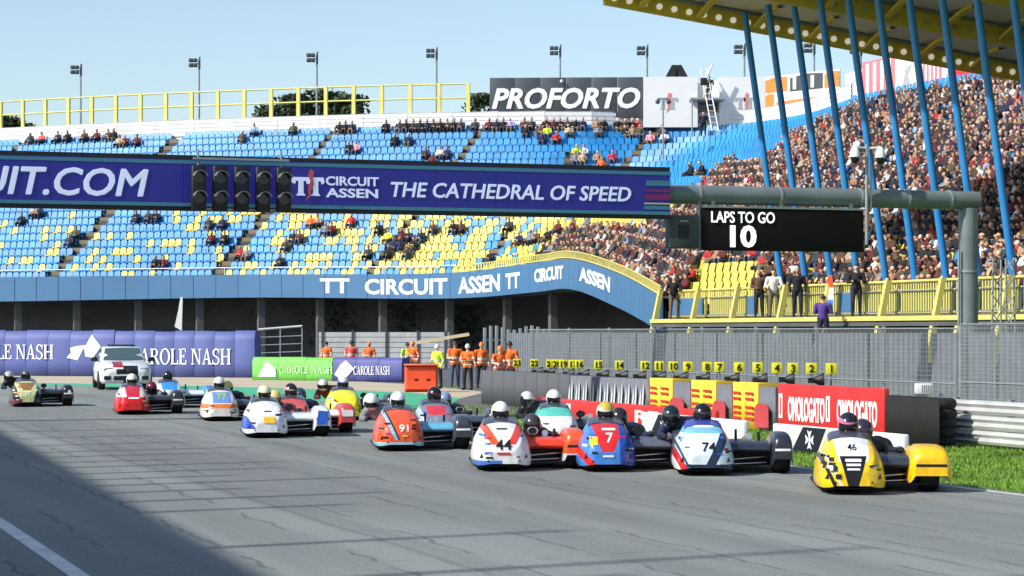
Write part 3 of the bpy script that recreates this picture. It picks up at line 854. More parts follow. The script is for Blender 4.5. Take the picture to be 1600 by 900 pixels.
# ------------------------------------------------------------------ balcony in front of the covered stand
bal = thing('balcony', 'concrete balcony with yellow posts and picket railing before packed stand', 'balcony', tr(36.5, 0), TH)
B0, B1 = 40.0, b_at(1046, 36.5)
MB().box((-0.8, B0, 2.25), (3.2, B1, 2.58)).build('deck', M_darkconc, bal)
MB().box((-0.86, B0, 2.42), (-0.803, B1, 2.57)).build('deck_edge', M_yellow, bal)
MB().box((1.8, B0, -0.03), (2.0, B1, 2.24)).build('retaining_wall', M_darkconc, bal)
bxs = [1046, 1060, 1102, 1108, 1160, 1176, 1242, 1302, 1326, 1396, 1412, 1480, 1520, 1560, 1600, 1650]
posts_px = [1046, 1106, 1168, 1243, 1312, 1404, 1490, 1530, 1595, 1660]
M_perspex = mat('frosted_panel', (176, 190, 176), 0.4, var=0.15)
pbs = [b_at(x, 36.5) for x in posts_px]
finm = MB().add([(-1.0, -0.09, 1.1), (-0.42, -0.09, 3.75), (-0.24, -0.09, 3.75), (-0.8, -0.09, 1.1), (-1.0, 0.09, 1.1), (-0.42, 0.09, 3.75), (-0.24, 0.09, 3.75), (-0.8, 0.09, 1.1)],
                [(0, 3, 2, 1), (4, 5, 6, 7), (0, 1, 5, 4), (1, 2, 6, 5), (2, 3, 7, 6), (3, 0, 4, 7)])
finm.box((-1.02, -0.05, -0.03), (-0.92, 0.05, 1.1)); finm = finm.mesh('post', M_yellow)
for b in pbs: link('post', finm, bal, (-0.05, b, 0))
pick = MB().box((-0.015, -0.03, 2.62), (0.015, 0.03, 3.66)).mesh('picket', M_yellow)
for k, (b1, b0) in enumerate(zip(pbs[:-1], pbs[1:])):
    for z, r_ in ((3.7, 0.05), (3.4, 0.03), (2.68, 0.03)):
        MB().tube((0, b0, z), (0, b1, z), r_, n=6).build('rail', M_yellow, bal)
    n = max(3, int((b1-b0)/0.16))
    for j in range(1, n): link('picket', pick, bal, (0.03, b0 + (b1-b0)*j/n, 0))
    if k: MB().box((0.08, b0+0.1, 2.66), (0.1, b1-0.1, 3.42)).build('rear_panel', M_perspex, bal)
    if k in (0, 2, 4):
        w = (b1-b0)*(0.86 if k == 0 else 0.2)
        MB().box((-0.05, b1-0.1-w, 2.75), (-0.02, b1-0.1, 3.38)).build('infill_panel', M_fascia, bal)
    for z in (2.72, 3.4):
        MB().box((-0.045, b0+0.12, z-0.02), (-0.02, b1-0.12, z+0.02)).build('mesh_frame', M_galv, bal)

# flag held over the balcony
fl = thing('flag', 'orange white and blue flag hanging over the balcony rail', 'flag', tr(36.3, b_at(1311, 36.5), 2.75), TH)
for k, m in enumerate((mat('flag_blue', (70, 130, 205), 0.8), M_white, M_orangeplastic)):
    mb = MB(); vs = []
    for j in range(5):
        for i in range(7):
            f = (k + j/4)/3; vs.append((-0.25 + 0.06*math.sin(i*1.7+f*4), (i/6-0.5)*(0.55-0.15*f) - 0.25*f, f*1.25))
    mb.add(vs, [(j*7+i, j*7+i+1, j*7+i+8, j*7+i+7) for j in range(4) for i in range(6)], 0, True); mb.build('stripe', m, fl)

# ------------------------------------------------------------------ debris fence, boards and barriers on the right
FA = 22.4
def debris_fence(b0, b1, h, lab, step, r_, a=FA, post_step=3.0):
    f = thing('debris_fence', lab, 'fence', tr(a, 0), TH)
    k = int((b1-b0)/post_step)
    for i in range(k+1): MB().tube((0.1, b0+(b1-b0)*i/k, -0.03), (0.1, b0+(b1-b0)*i/k, h+0.05), 0.045, n=8).build('post', M_galv, f)
    w = MB(); n = int((b1-b0)/step)
    for i in range(n+1):
        b = b0+(b1-b0)*i/n; w.add([(-r_, b, 0.1), (0, b-r_, 0.1), (r_, b, 0.1), (-r_, b, h), (0, b-r_, h), (r_, b, h), (0, b+r_, 0.1), (0, b+r_, h)], [(0, 1, 4, 3), (1, 2, 5, 4), (2, 6, 7, 5), (6, 0, 3, 7)])
    m = int(h/(step*1.6))
    for j in range(m+1):
        z = 0.1+(h-0.1)*j/m; w.add([(-r_, b0, z), (0, b0, z+r_), (r_, b0, z), (0, b0, z-r_), (-r_, b1, z), (0, b1, z+r_), (r_, b1, z), (0, b1, z-r_)], [(0, 1, 5, 4), (1, 2, 6, 5), (2, 3, 7, 6), (3, 0, 4, 7)])
    tag(link('wire_mesh', w.mesh('wire_mesh', M_wire, fix=False), f), kind='stuff')
    for z in (h, h*0.5): MB().tube((0, b0, z), (0, b1, z), 0.018, n=6).build('tension_cable', M_galv, f)
    return f
bs = b_at(1498, FA)
debris_fence(bs+0.1, 63.5, 2.12, 'tall grey wire debris fence behind the numbered boards', 0.06, 0.0055)
debris_fence(28, bs-0.1, 2.2, 'close wire debris fence behind the guardrail at right', 0.05, 0.007)
# second line of posts and panels behind the fence: grey container wall below the balcony
cw = thing('container_wall', 'grey corrugated container wall seen through the debris fence', 'wall', tr(30.0, 0), TH)
for k in range(14):
    b = 40 + 3.4*k; mb = MB(); P = []
    for j in range(12):
        y = b + j*0.28; P += [(0, y), (0, y+0.14), (0.06, y+0.17), (0.06, y+0.25)]
    vs = [(x, y, -0.03) for x, y in P] + [(x, y, 2.02) for x, y in P]; n = len(P)
    mb.add(vs, [(i, i+1, i+1+n, i+n) for i in range(n-1)]); mb.build('wall_panel', mat('container_grey', (112, 118, 126), 0.7, var=0.15), cw)

nums = [(1299, '1'), (1268, '2'), (1239, '3'), (1214, '4'), (1184, '5'), (1155, '6'), (1124, '7'), (1105, '8'), (1075, '9'), (1052, '10'), (1030, '11'), (1008, '12'), (968, '14'), (935, '15'), (905, '16'), (895, '17'), (880, '19'), (870, '20'), (860, '21'), (835, '22'), (808, '23')]
ORD21 = ords + ['fourteenth', 'fifteenth', 'sixteenth', 'seventeenth', 'eighteenth', 'nineteenth', 'twentieth', 'leftmost, farthest']
plate = MB().cbox((-0.115, -0.012, -0.115), (0.115, 0.012, 0.115), 0.004).mesh('number_plate', M_lime)
stk = MB().tube((0, 0.03, -1.33), (0, 0.03, 0.1), 0.022, n=6).mesh('post', M_galv)
for x, s_ in nums:
    d = a_depth(x, 21.6); z = np.interp(x, [800, 1300], [1.17, 1.30])
    p = Vector(((x-800)/FOC*d, d, float(z)))
    g = thing('grid_board', 'small yellow numbered board on a post, %s from the right' % ORD21[nums.index((x, s_))], 'sign', p, 0.05, 'numbered boards along the fence')
    link('number_plate', plate, g); link('post', stk, g)
    text('number', s_, 0.15, M_letterblack, g, (0, -0.02, -0.075), bold=0.02, align='CENTER', extrude=0.003)
def horn_speaker(x, y, lab):
    d = a_depth(x, 21.3); p = at(x, y, d)
    g = thing('horn_loudspeaker', lab, 'loudspeaker', p, 0, 'black horn loudspeakers along the fence')
    rg = []
    for t, r_ in ((0, 0.15), (0.04, 0.145), (0.12, 0.09), (0.22, 0.05), (0.3, 0.045)):
        rg.append([(0.12 - t, math.cos(q*math.pi/6)*r_*0.8, math.sin(q*math.pi/6)*r_) for q in range(12)])
    MB().loft(rg).build('horn', M_black, g)
    MB().box((-0.2, -0.05, -0.06), (-0.1, 0.05, 0.05)).build('driver', M_black, g)
    MB().tube((0.03, 0.08, -p.z), (0.03, 0.08, 0), 0.02, n=6).build('post', M_galv, g)
for i, (x, y) in enumerate(((1278, 594), (1232, 593), (1190, 593), (1146, 592), (1101, 591), (1066, 590), (1033, 589), (1002, 588), (974, 587), (944, 586), (914, 585), (891, 584), (861, 581), (842, 581))):
    horn_speaker(x, y, 'black horn loudspeaker below the yellow boards, %s from the right' % (ords + ['fourteenth'])[i])

# tyre wall with printed covers
TA = 20.8
def cover_panel(root, x0, x1, h, m, bulge=0.1):
    d0, d1 = a_depth(x0, TA), a_depth(x1, TA)
    p0 = Vector(((x0-800)/FOC*d0, d0, 0)); p1 = Vector(((x1-800)/FOC*d1, d1, 0))
    L_ = (p1-p0).length; rg = []
    for k in range(9):
        f = k/8; y = -bulge*math.sin(f*math.pi)
        rg.append([(f*(L_-0.02)+0.01, y, -0.03), (f*(L_-0.02)+0.01, y, h), (f*(L_-0.02)+0.01, 0.5, h), (f*(L_-0.02)+0.01, 0.5, -0.03)])
    q = thing_local(root, 'cover_panel', MB().loft(rg), m, p0, frame(p0, p1)); return q, L_
def thing_local(root, name, mb, m, p, rz):
    o = mb.build(name, m); o.parent = root
    o.location = p - root.location; o.rotation_euler[2] = rz; return o
tw = thing('tyre_wall', 'tyre wall in grey covers with yellow, red and white printing', 'barrier', (0, 0, 0))
M_streak = mat('cover_streak_white', (214, 218, 226), 0.6)
xs = np.linspace(892, 1014, 12)
for i, (x0, x1) in enumerate(zip(xs[:-1], xs[1:])):
    q, L_ = cover_panel(tw, x0, x1, 0.93, M_cover)
    for f0, hh in ((0.12, 0.5), (0.5, 0.62)):
        MB().prism([(L_*f0, 0.2), (L_*f0+0.1, 0.2), (L_*f0+0.16, 0.2+hh*0.6), (L_*f0+0.13, 0.2+hh)], -0.112, -0.104).build('printed_streak', M_streak, q)
for i, (x0, x1, y) in enumerate(((1015, 1051, 1), (1052, 1079, 0), (1080, 1119, 1), (1120, 1144, 0), (1145, 1185, 1), (1186, 1212, 0))):
    if y:
        for u, v in ((x0, (x0+x1)/2), ((x0+x1)/2, x1)):
            q, L_ = cover_panel(tw, u, v, 0.97, M_dhl, 0.06)
            for z in (0.72, 0.6, 0.3, 0.18, 0.42): MB().box((L_*0.2, -0.078, z), (L_*0.8, -0.064, z+0.055)).build('printed_bar', M_redtext, q)
    else:
        q, L_ = cover_panel(tw, x0, x1, 0.9, M_cover, 0.12)
        MB().prism([(L_*0.08, 0.05), (L_*0.92, 0.05), (L_*0.92, 0.45), (L_*0.75, 0.55), (L_*0.25, 0.55), (L_*0.08, 0.45)], -0.14, -0.124).build('printed_field', mat('cover_red', (190, 70, 78), 0.6), q)
xs = np.linspace(752, 890, 9)
tw2 = thing('concrete_barrier', 'dull grey barrier blocks left of the tyre wall', 'barrier', (0, 0, 0))
for x0, x1 in zip(xs[:-1], xs[1:]): cover_panel(tw2, x0, x1, 0.95, M_darkconc, 0.02)

r, L_, H = board('advertising_banner', 'red banner with white lettering over the tyre wall', 'banner', 1215, 1381, 0, 0, a_depth(1215, 20.5), a_depth(1381, 20.5), M_red, 0.12, z0=0.02, z1=1.0, npan=5, part='banner_panel')
for fx in (0.02, 0.485):
    mb = MB(); mb.prism([(0, 0), (0.16, 0), (0.16, 0.5), (0, 0.5)], -0.012, 0)
    o = mb.build('logo_ring', M_letter, r, (L_*fx, -0.005, 0.28)); MB().prism([(0.055, 0.07), (0.105, 0.07), (0.105, 0.43), (0.055, 0.43)], -0.018, -0.012).build('logo_core', M_red, o)
for fx in (0.11, 0.585): text('lettering', 'OMOLOGATO', 0.45, M_letter, r, (L_*fx, -0.006, 0.26), width=L_*0.36, bold=0.03)
tyre_stack = thing('tyre_stack', 'black tyre stack between red banner and guardrail', 'tyre stack', (0, 0, 0))
def torus(R0, r0, n=16, m=8):
    rg = []
    for i in range(n):
        a = 2*math.pi*i/n; rg.append([((R0+r0*0.9*math.cos(q*2*math.pi/m))*math.cos(a), (R0+r0*0.9*math.cos(q*2*math.pi/m))*math.sin(a), r0*math.sin(q*2*math.pi/m)) for q in range(m)])
    rg.append(rg[0]); return MB().loft(rg, caps=False)
tm = torus(0.2, 0.1).mesh('tyre', M_rubber)
for k in range(5):
    x = 1390 + 20*k; d = a_depth(x, 20.9)
    for j in range(5): link('tyre', tm, tyre_stack, ((x-800)/FOC*d + 0.01*math.sin(k*3+j*5), d, 0.07 + 0.172*j))
bs_ = thing('rubber_sheet', 'black rubber belt sheet covering the tyre stack', 'barrier', (0, 0, 0))
for k in range(4):
    xa, xb = 1383 + 21*k, 1404 + 21*k; da, db = a_depth(xa, 20.55), a_depth(xb, 20.55)
    p0 = Vector(((xa-800)/FOC*da, da, 0)); p1 = Vector(((xb-800)/FOC*db, db, 0)); rg = []
    for q in range(9):
        f = q/8; p = p0.lerp(p1, f) + Vector((0, -0.05*math.sin(f*math.pi), 0))
        rg.append([(p.x, p.y, 0.0), (p.x, p.y-0.03, 0.45), (p.x, p.y, 0.86+0.012*math.sin(k*2+f)), (p.x+0.02, p.y+0.03, 0.86), (p.x+0.02, p.y+0.03, 0.0)])
    MB().loft(rg).build('belt_panel', M_rubber, bs_)
gr = thing('guardrail', 'three-beam steel guardrail at the right edge', 'guardrail', tr(21.5, 0), TH)
g1 = b_at(1476, 21.5)
for z in (0.15, 0.42, 0.69):
    P = [(0, -0.13), (-0.05, -0.11), (-0.08, -0.06), (-0.02, 0), (-0.08, 0.06), (-0.05, 0.11), (0, 0.13)]
    rg = [[(x, b, z+q) for x, q in P] + [(x+0.012, b, z+q) for x, q in reversed(P)] for b in (26, g1)]
    MB().loft(rg, smooth=False).build('beam', M_rail, gr)
for k in range(9): MB().box((0.03, g1-0.3-1.9*k-0.06, -0.03), (0.12, g1-0.3-1.9*k+0.06, 0.86)).build('post', M_galv, gr)
cb = at(1443, 615, 44.5); c_ = thing('control_box', 'small white louvred box on the black tyre stack', 'box', (cb.x, cb.y, 0.86))
MB().cbox((-0.16, -0.1, 0), (0.16, 0.1, 0.2), 0.01).build('case', M_white, c_)
for k in range(5): MB().box((-0.05+0.04*k, -0.106, 0.03), (-0.03+0.04*k, -0.1, 0.17)).build('louvre', M_galv, c_)

def low_board(lab, px0, px1, a, h, m):
    return board('advertising_board', lab, 'sign', px0, px1, 0, 0, a_depth(px0, a), a_depth(px1, a), m, 0.12, z0=0.0, z1=h)
r, L_, H = low_board('low red board with white lettering behind the pack', 828, 1116, 19.0, 0.46, M_red)
MB().cbox((L_*0.08, -0.02, 0.1), (L_*0.26, -0.003, 0.36), 0.006).build('printed_label', M_letter, r)
MB().cbox((L_*0.1, -0.03, 0.16), (L_*0.24, -0.021, 0.3), 0.004).build('printed_bar', M_redtext, r)
text('lettering', 'REA', 0.26, M_letter, r, (L_*0.62, -0.004, 0.08), width=L_*0.2, bold=0.02)
def cross_board(lab, px0, px1, fx):
    r, L_, H = low_board(lab, px0, px1, 17.5, 0.45, M_white)
    MB().prism([(L_*fx, 0.015), (L_*(fx+0.2), 0.015), (L_*(fx+0.27), H-0.015), (L_*(fx+0.09), H-0.015)], -0.014, -0.003).build('printed_field', mat('board_navy', (22, 28, 44), 0.5), r)
    c = Vector((L_*(fx+0.145), -0.02, H/2)); k = H*0.36
    mb = MB()
    for q in range(4):
        M = Matrix.Translation(c) @ Matrix.Rotation(q*math.pi/2, 4, 'Y')
        mb.add([M @ Vector(v) for v in ((-0.05*k, 0, 0.05*k), (0.05*k, 0, 0.05*k), (0.52*k, 0, k), (0, 0, 0.8*k), (-0.52*k, 0, k))], [(0, 1, 2, 3, 4)])
    mb.build('printed_cross', M_letter, r)
    return r, L_, H
r, L_, H = cross_board('white board with dark slanted field and white cross behind the yellow machine', 1207, 1411, 0.17)
cross_board('white board with dark slanted field and white cross, left one', 1002, 1161, 0.1)
# ------------------------------------------------------------------ start gantry
GB = 52.9
def g_a(px):                                   # a coordinate where image column px meets the gantry plane
    t = (px-800)/FOC                           # X = t*d with a*CT-GB*ST = X, a*ST+GB*CT = d
    return (t*GB*CT + GB*ST) / (CT - t*ST)
gan = thing('start_gantry', 'grey tubular start gantry reaching across the track', 'gantry', tr(0, GB), TH)
ZP = 5.48; aR = g_a(1513); aB = g_a(1037)
MB().tube((-4.5, 0, ZP), (aR+0.26, 0, ZP), 0.24, n=20).build('beam', M_pipe, gan)
MB().tube((aR, 0, -0.03), (aR, 0, ZP-0.2), 0.25, n=20).build('post', M_pipe, gan)
MB().tube((-4.2, 0, -0.03), (-4.2, 0, ZP-0.2), 0.25, n=20).build('post', M_pipe, gan)
for px in (1090, 1216, 1342, 1416, 1482):
    a = g_a(px); MB().tube((a-0.03, 0, ZP), (a+0.03, 0, ZP), 0.262, n=20).build('collar', M_galv, gan)
MB().tube((aR, 0, 3.6), (aR, 0, 3.66), 0.275, n=20).build('collar', M_galv, gan)
MB().tube((aR-0.34, -0.1, 0), (aR-0.34, -0.1, 4.2), 0.03, n=6).build('cable_pipe', M_galv, gan)

bn = thing('gantry_banner', 'navy gantry banner with white lettering above the track', 'banner', tr(0, GB-0.4), TH)
a0 = g_a(-140); z0, z1 = ZP-0.64, ZP+0.64
MB().box((a0, 0, z0), (aB, 0.16, z1)).build('backing_box', M_black, bn)
ZL, ZH = z0+0.1, z1-0.1
n = 12; w = (aB-a0)/n
for k in range(n): MB().box((a0+k*w+0.004, -0.02, ZL), (a0+(k+1)*w-0.004, -0.002, ZH)).build('led_panel', M_navy, bn)
for z in (ZL, ZH-0.1): MB().box((a0, -0.03, z), (aB, -0.021, z+0.08)).build('teal_stripe', M_teal, bn)
f0 = aB - 0.72
for z, h, m in ((0.66, 0.12, M_teal), (0.52, 0.06, M_magenta), (0.34, 0.13, M_magenta), (0.24, 0.03, M_yellow), (0.12, 0.08, M_teal)):
    H_ = ZH-ZL; MB().prism([(f0 + 0.1*(z), ZL+H_*z), (aB, ZL+H_*z), (aB, ZL+H_*(z+h)), (f0+0.1*(z+h), ZL+H_*(z+h))], -0.036, -0.031).build('accent_stripe', m, bn)
gy = -0.034
def gtext(s, px0, px1, zc, h, **kw):
    x0 = g_a(px0); x1 = g_a(px1); text('lettering', s, h, M_letterdim, bn, (x0, gy, zc-h/2), width=x1-x0, **kw)
zc = ZP
gtext('TTCIRCUIT.COM', -268, 227, zc-0.02, 0.6, heavy=0.03, shear=0.2)
gtext('CIRCUIT', 502, 584, zc+0.12, 0.2, bold=0.025)
gtext('ASSEN', 502, 583, zc-0.16, 0.2, bold=0.025)
gtext('THE CATHEDRAL OF SPEED', 603, 976, zc-0.05, 0.34, heavy=0.025, shear=0.18)
tt_logo(bn, g_a(450), -0.022, zc-0.24, 0.43, M_letterdim, mat('emblem_dark_red', (190, 84, 86), 0.6, var=0.05))
# start lights
lr = thing('start_light_rack', 'steel rack carrying the start lights below the banner', 'rack', tr(0, GB-0.75), TH)
for z in (ZP+0.52, ZP-0.64): MB().box((g_a(292), -0.03, z), (g_a(440), 0.03, z+0.05)).build('bar', M_galv, lr)
for px in (300, 428): MB().tube((g_a(px), 0.02, ZP+0.3), (g_a(px), 0.02, ZP+0.75), 0.025, n=6).build('hanger', M_galv, lr)
for i, px in enumerate((299, 332, 365, 398, 430)):
    a = g_a(px); L0 = thing('start_light', 'black twin start light with hoods, %s from the left' % ords[i], 'traffic light', tr(a, GB-0.86, ZP-0.6), TH, 'start lights on the gantry')
    MB().cbox((-0.17, -0.06, -0.06), (0.17, 0.1, 0.98), 0.04).build('housing', M_black, L0)
    for z in (0.24, 0.7):
        MB().tube((0, -0.075, z), (0, -0.055, z), 0.13, n=16).build('lens', M_glass, L0)
        rg = []
        for y in (-0.06, -0.3):
            rg.append([(0.155*math.cos(R(q)), y, z + 0.155*math.sin(R(q))) for q in range(10, 171, 16)] + [(0.14*math.cos(R(q)), y, z + 0.14*math.sin(R(q))) for q in range(170, 9, -16)])
        MB().loft(rg).build('hood', mat('hood_grey', (120, 124, 128), 0.5), L0)
# lap board and clock box
lb = thing('lap_board', 'black lap counter screen hanging below the gantry', 'scoreboard', tr(0, GB-0.15), TH)
x0, x1 = g_a(1092), g_a(1343)
zt = ZP-0.33
MB().cbox((x0, -0.1, zt-1.06), (x1, 0.1, zt), 0.03).build('screen', M_screen, lb)
MB().box((x0-0.02, -0.12, zt+0.002), (x1+0.02, 0.12, zt+0.05)).build('top_frame', M_galv, lb)
text('lettering', 'LAPS TO GO', 0.27, M_lit, lb, (x0+0.22, -0.115, zt-0.36), width=g_a(1204)-g_a(1105), bold=0.012)
text('lettering', '10', 0.5, M_lit, lb, (g_a(1134), -0.115, zt-0.95), width=g_a(1175)-g_a(1134), bold=0.035)
for px in (1110, 1216, 1325): MB().box((g_a(px)-0.05, -0.03, zt+0.05), (g_a(px)+0.05, 0.03, zt+0.2)).build('hanger', M_galv, lb)
ck = thing('speaker_box', 'dark square box hanging left of the lap counter', 'loudspeaker', tr(0, GB-0.15), TH)
x0, x1 = g_a(1039), g_a(1085)
MB().cbox((x0, -0.15, zt-1.02), (x1, 0.15, zt-0.2), 0.02).build('case', mat('case_grey', (62, 70, 72), 0.6), ck)
MB().box(((x0+x1)/2-0.16, -0.16, zt-0.78), ((x0+x1)/2+0.12, -0.151, zt-0.44)).build('grille', M_black, ck)
MB().box(((x0+x1)/2-0.12, -0.165, zt-0.36), ((x0+x1)/2+0.1, -0.151, zt-0.33)).build('badge', M_galv, ck)
MB().tube((x1+0.07, 0, zt-1.05), (x1+0.07, 0, ZP), 0.03, n=6).build('bracket', M_galv, ck)
cc_ = thing('camera_mast', 'grey mast with two white dome cameras on the gantry', 'security camera', tr(g_a(1345), GB-0.32), TH)
MB().tube((0, 0, ZP-1.2), (0, 0, ZP+1.35), 0.045, n=8).build('mast', M_galv, cc_)
MB().tube((0.12, 0, ZP-0.3), (0.12, 0, ZP+0.9), 0.03, n=8).build('mast_tube', M_galv, cc_)
for s_ in (-1, 1):
    MB().tube((0, 0, ZP+1.25), (s_*0.36, -0.05, ZP+1.28), 0.03, n=6).build('arm', M_white, cc_)
    rg = [[(s_*0.36+r_*math.cos(q*math.pi/6), -0.05+r_*math.sin(q*math.pi/6), z) for q in range(12)] for z, r_ in ((ZP+1.3, 0.05), (ZP+1.24, 0.1), (ZP+1.05, 0.14), (ZP+1.02, 0.14))]
    d_ = MB().loft(rg).build('camera_dome', M_white, cc_)
    MB().sphere((s_*0.36, -0.05, ZP+1.0), (0.115, 0.115, 0.16), 12, 8).build('dome_glass', M_glass, d_)

lm = thing('lattice_mast', 'grey steel lattice mast right of the gantry post', 'mast', tr(33.5, b_at(1568, 33.5)), TH)
for x in (-0.25, 0.25):
    for y in (-0.25, 0.25): MB().tube((x, y, -0.03), (x*0.8, y*0.8, 4.1), 0.03, n=6).build('leg', M_galv, lm)
for k in range(8):
    for q, (x, y, u, v) in enumerate(((-0.24, -0.24, 0.24, -0.24), (0.24, -0.24, 0.24, 0.24), (0.24, 0.24, -0.24, 0.24), (-0.24, 0.24, -0.24, -0.24))):
        MB().tube((x, y, 0.5*k+0.1), (u, v, 0.5*k+0.6), 0.015, n=5).build('brace', M_galv, lm)
# ------------------------------------------------------------------ far barriers at the end of the straight
def air_fence(lab, px0, px1, d0, d1, h, m, npan, bulge):
    p0 = at(px0, 500, d0); p1 = at(px1, 500, d1)
    r = thing('air_fence', lab, 'barrier', (p0.x, p0.y, 0), frame(p0, p1)); L_ = math.hypot(p1.x-p0.x, p1.y-p0.y); w = L_/npan
    for k in range(npan):
        rg = []
        hh = h*(1 + 0.012*math.sin(k*2.3))
        for q in range(9):
            f = q/8; y = -bulge*math.sin(f*math.pi)**0.7
            x = k*w + 0.008 + f*(w-0.016)
            rg.append([(x, y*0.8, -0.03), (x, y, hh*0.3), (x, y, hh*0.8), (x, y*0.5+0.1, hh), (x, 0.7, hh), (x, 0.8, -0.03)])
        MB().loft(rg).build('cushion', m, r)
    return r, L_, w
def bend_on(mb, parent, m, x0, z0, name='lettering', off=-0.06):
    mb.v = [(v[0]+x0, v[1]+off, v[2]+z0) for v in mb.v]; mb.build(name, m, parent)
r, L_, w = air_fence('violet air fence with white serif lettering, left piece', -60, 178, 109.5, 107, 2.13, M_purple, 7, 0.05)
sc = FOC/108
mb, tw_ = serif_text('CAROLE NASH', 0.69); k = (106+64)/sc/tw_; mb.v = [(v[0]*k, v[1], v[2]) for v in mb.v]
bend_on(mb, r, M_letter, (-64+60)/sc, 0.78)
def bird(h):
    b = MB(); b.prism([(0, 0.1*h), (0.5*h, 0.0), (0.75*h, 0.45*h), (1.0*h, 0.62*h), (0.5*h, 0.58*h), (0.15*h, 0.5*h), (0.2*h, 0.32*h)], -0.012, 0)
    b.prism([(0.8*h, 0.5*h), (1.15*h, 1.05*h), (1.55*h, 0.55*h), (1.2*h, 0.1*h), (0.85*h, 0.15*h)], -0.012, 0); return b
bend_on(bird(1.15), r, M_letter, (128+60)/sc, 0.74, 'logo_bird')
r, L_, w = air_fence('violet air fence with white serif lettering behind the safety car', 179, 398, 106, 104, 2.1, M_purple, 7, 0.06)
sc = FOC/105
mb, tw_ = serif_text('CAROLE NASH', 0.72); k = (380-208)/sc/tw_; mb.v = [(v[0]*k, v[1], v[2]) for v in mb.v]
bend_on(mb, r, M_letter, (208-179)/sc, 0.58, off=-0.07)
r, L_, w = air_fence('bright green advertising cushion with pale print', 394, 519, 99, 97, 0.98, M_green, 3, 0.04)
bend_on(MB().prism([(0.15, 0.1), (0.6, 0.75), (1.05, 0.45), (1.1, 0.1)], -0.012, 0), r, M_letter, 0.2, 0.05, 'logo_shape')
mb, tw_ = serif_text('CAROLE NASH', 0.3); bend_on(mb, r, mat('print_pale_green', (196, 240, 180), 0.6), 1.45, 0.3)
r, L_, w = air_fence('small violet cushion with white serif lettering and diamond logo', 520, 628, 96.5, 95, 1.0, M_purpled, 3, 0.04)
bend_on(MB().prism([(0, 0.2), (0.3, 0.62), (0.55, 0.8), (0.95, 0.45), (0.6, 0.1), (0.3, 0.0)], -0.012, 0), r, M_letter, 0.12, 0.08, 'logo_shape')
mb, tw_ = serif_text('CAROLE NASH', 0.36); k = 1.75/tw_; mb.v = [(v[0]*k, v[1], v[2]) for v in mb.v]; bend_on(mb, r, M_letter, 1.05, 0.28)
wf = thing('feather_flag', 'white feather flag furled on its pole above the violet fence', 'flag', at(281, 512, 112))
MB().tube((0.1, 0, -2.4), (0.1, 0, 1.5), 0.03, n=6).build('pole', M_galv, wf)
MB().prism([(-0.25, 0.05), (0.1, -0.15), (0.14, 1.48), (0.04, 1.5), (-0.08, 0.8)], -0.05, 0.05).build('cloth', M_white, wf)

ob = thing('water_barrier', 'bright orange plastic barrier block beside the marshals', 'barrier', gnd(632, 612), 0.05)
s_ = FOC/gd(612)
W_ = 52/s_; H_ = 41/s_
mb = MB(); rg = []
for x, i in ((0, 0.06), (0.08, 0), (W_-0.08, 0), (W_, 0.06)):
    rg.append([(x, -0.25+i, 0.03), (x, -0.3+i, 0.1), (x, -0.24+i, H_*0.5), (x, -0.2+i, H_-0.06), (x, -0.14, H_), (x, 0.3, H_), (x, 0.35, 0.03)])
mb.loft(rg, smooth=False).build('shell', M_orangeplastic, ob)
for x in (0.3, 0.66): MB().box((W_*x, -0.262, H_*0.42), (W_*x+0.12, -0.2, H_*0.5)).build('grip_slot', M_rubber, ob)
MB().cbox((-0.02, -0.32, H_+0.002), (W_+0.02, 0.34, H_+0.05), 0.015).build('cap', mat('barrier_cap', (238, 128, 92), 0.5), ob)
MB().box((0.02, -0.3, -0.03), (W_-0.02, 0.32, 0.028)).build('foot', M_rubber, ob)

gw = thing('slatted_wall', 'grey horizontally slatted barrier wall below the stand', 'wall', at(498, 519, 128), 0.0)
L_ = (702-498)/FOC*128; 
for k in range(7):
    for x0, x1 in ((0, L_*0.51), (L_*0.53, L_)):
        MB().prism([(x0, -2.0+0.29*k), (x1, -2.0+0.29*k), (x1, -2.0+0.29*k+0.26), (x0, -2.0+0.29*k+0.26)], -0.05, 0.05).build('slat', M_rail, gw)
for x in (0.03, 0.26, 0.52, 0.76, 0.97): MB().box((L_*x-0.06, -0.12, -2.08), (L_*x+0.06, -0.06, 0.1)).build('post', M_signgrey, gw)
gt = thing('steel_gate', 'low grey steel gate below the stand left of the slatted wall', 'gate', at(404, 560, 132), 0.0)
for z in (0.3, 0.75, 1.2): MB().tube((0, 0, z), (2.5, 0, z+0.1), 0.03, n=6).build('rail', M_galv, gt)
MB().tube((0, 0, 1.65), (2.5, 0, 1.85), 0.07, n=6).build('top_rail', M_rail, gt)
for x in (0, 1.25, 2.5): MB().tube((x, 0, -0.6), (x, 0, 1.75), 0.04, n=6).build('post', M_galv, gt)
pl = thing('wooden_beam', 'pale wooden beam lying tilted on the slatted wall', 'beam', at(640, 537, 126))
MB().box((0, -0.06, -0.09), (3.3, 0.06, 0.09), M=Matrix.Rotation(R(-9), 4, 'Y')).build('plank', mat('pale_wood', (206, 190, 156), 0.8), pl)
pf = thing('palisade', 'grey vertical slat fence behind the orange marshals', 'fence', at(755, 519, 104), 0.15)
for k in range(11):
    MB().cbox((0.27*k, -0.03, -2.08), (0.27*k+0.15, 0.03, 0.2+0.1*math.sin(k)), 0.01).build('slat', M_galv, pf)
for z in (-1.6, -0.4): MB().box((0, 0.04, z), (3, 0.09, z+0.1)).build('rail', M_galv, pf)

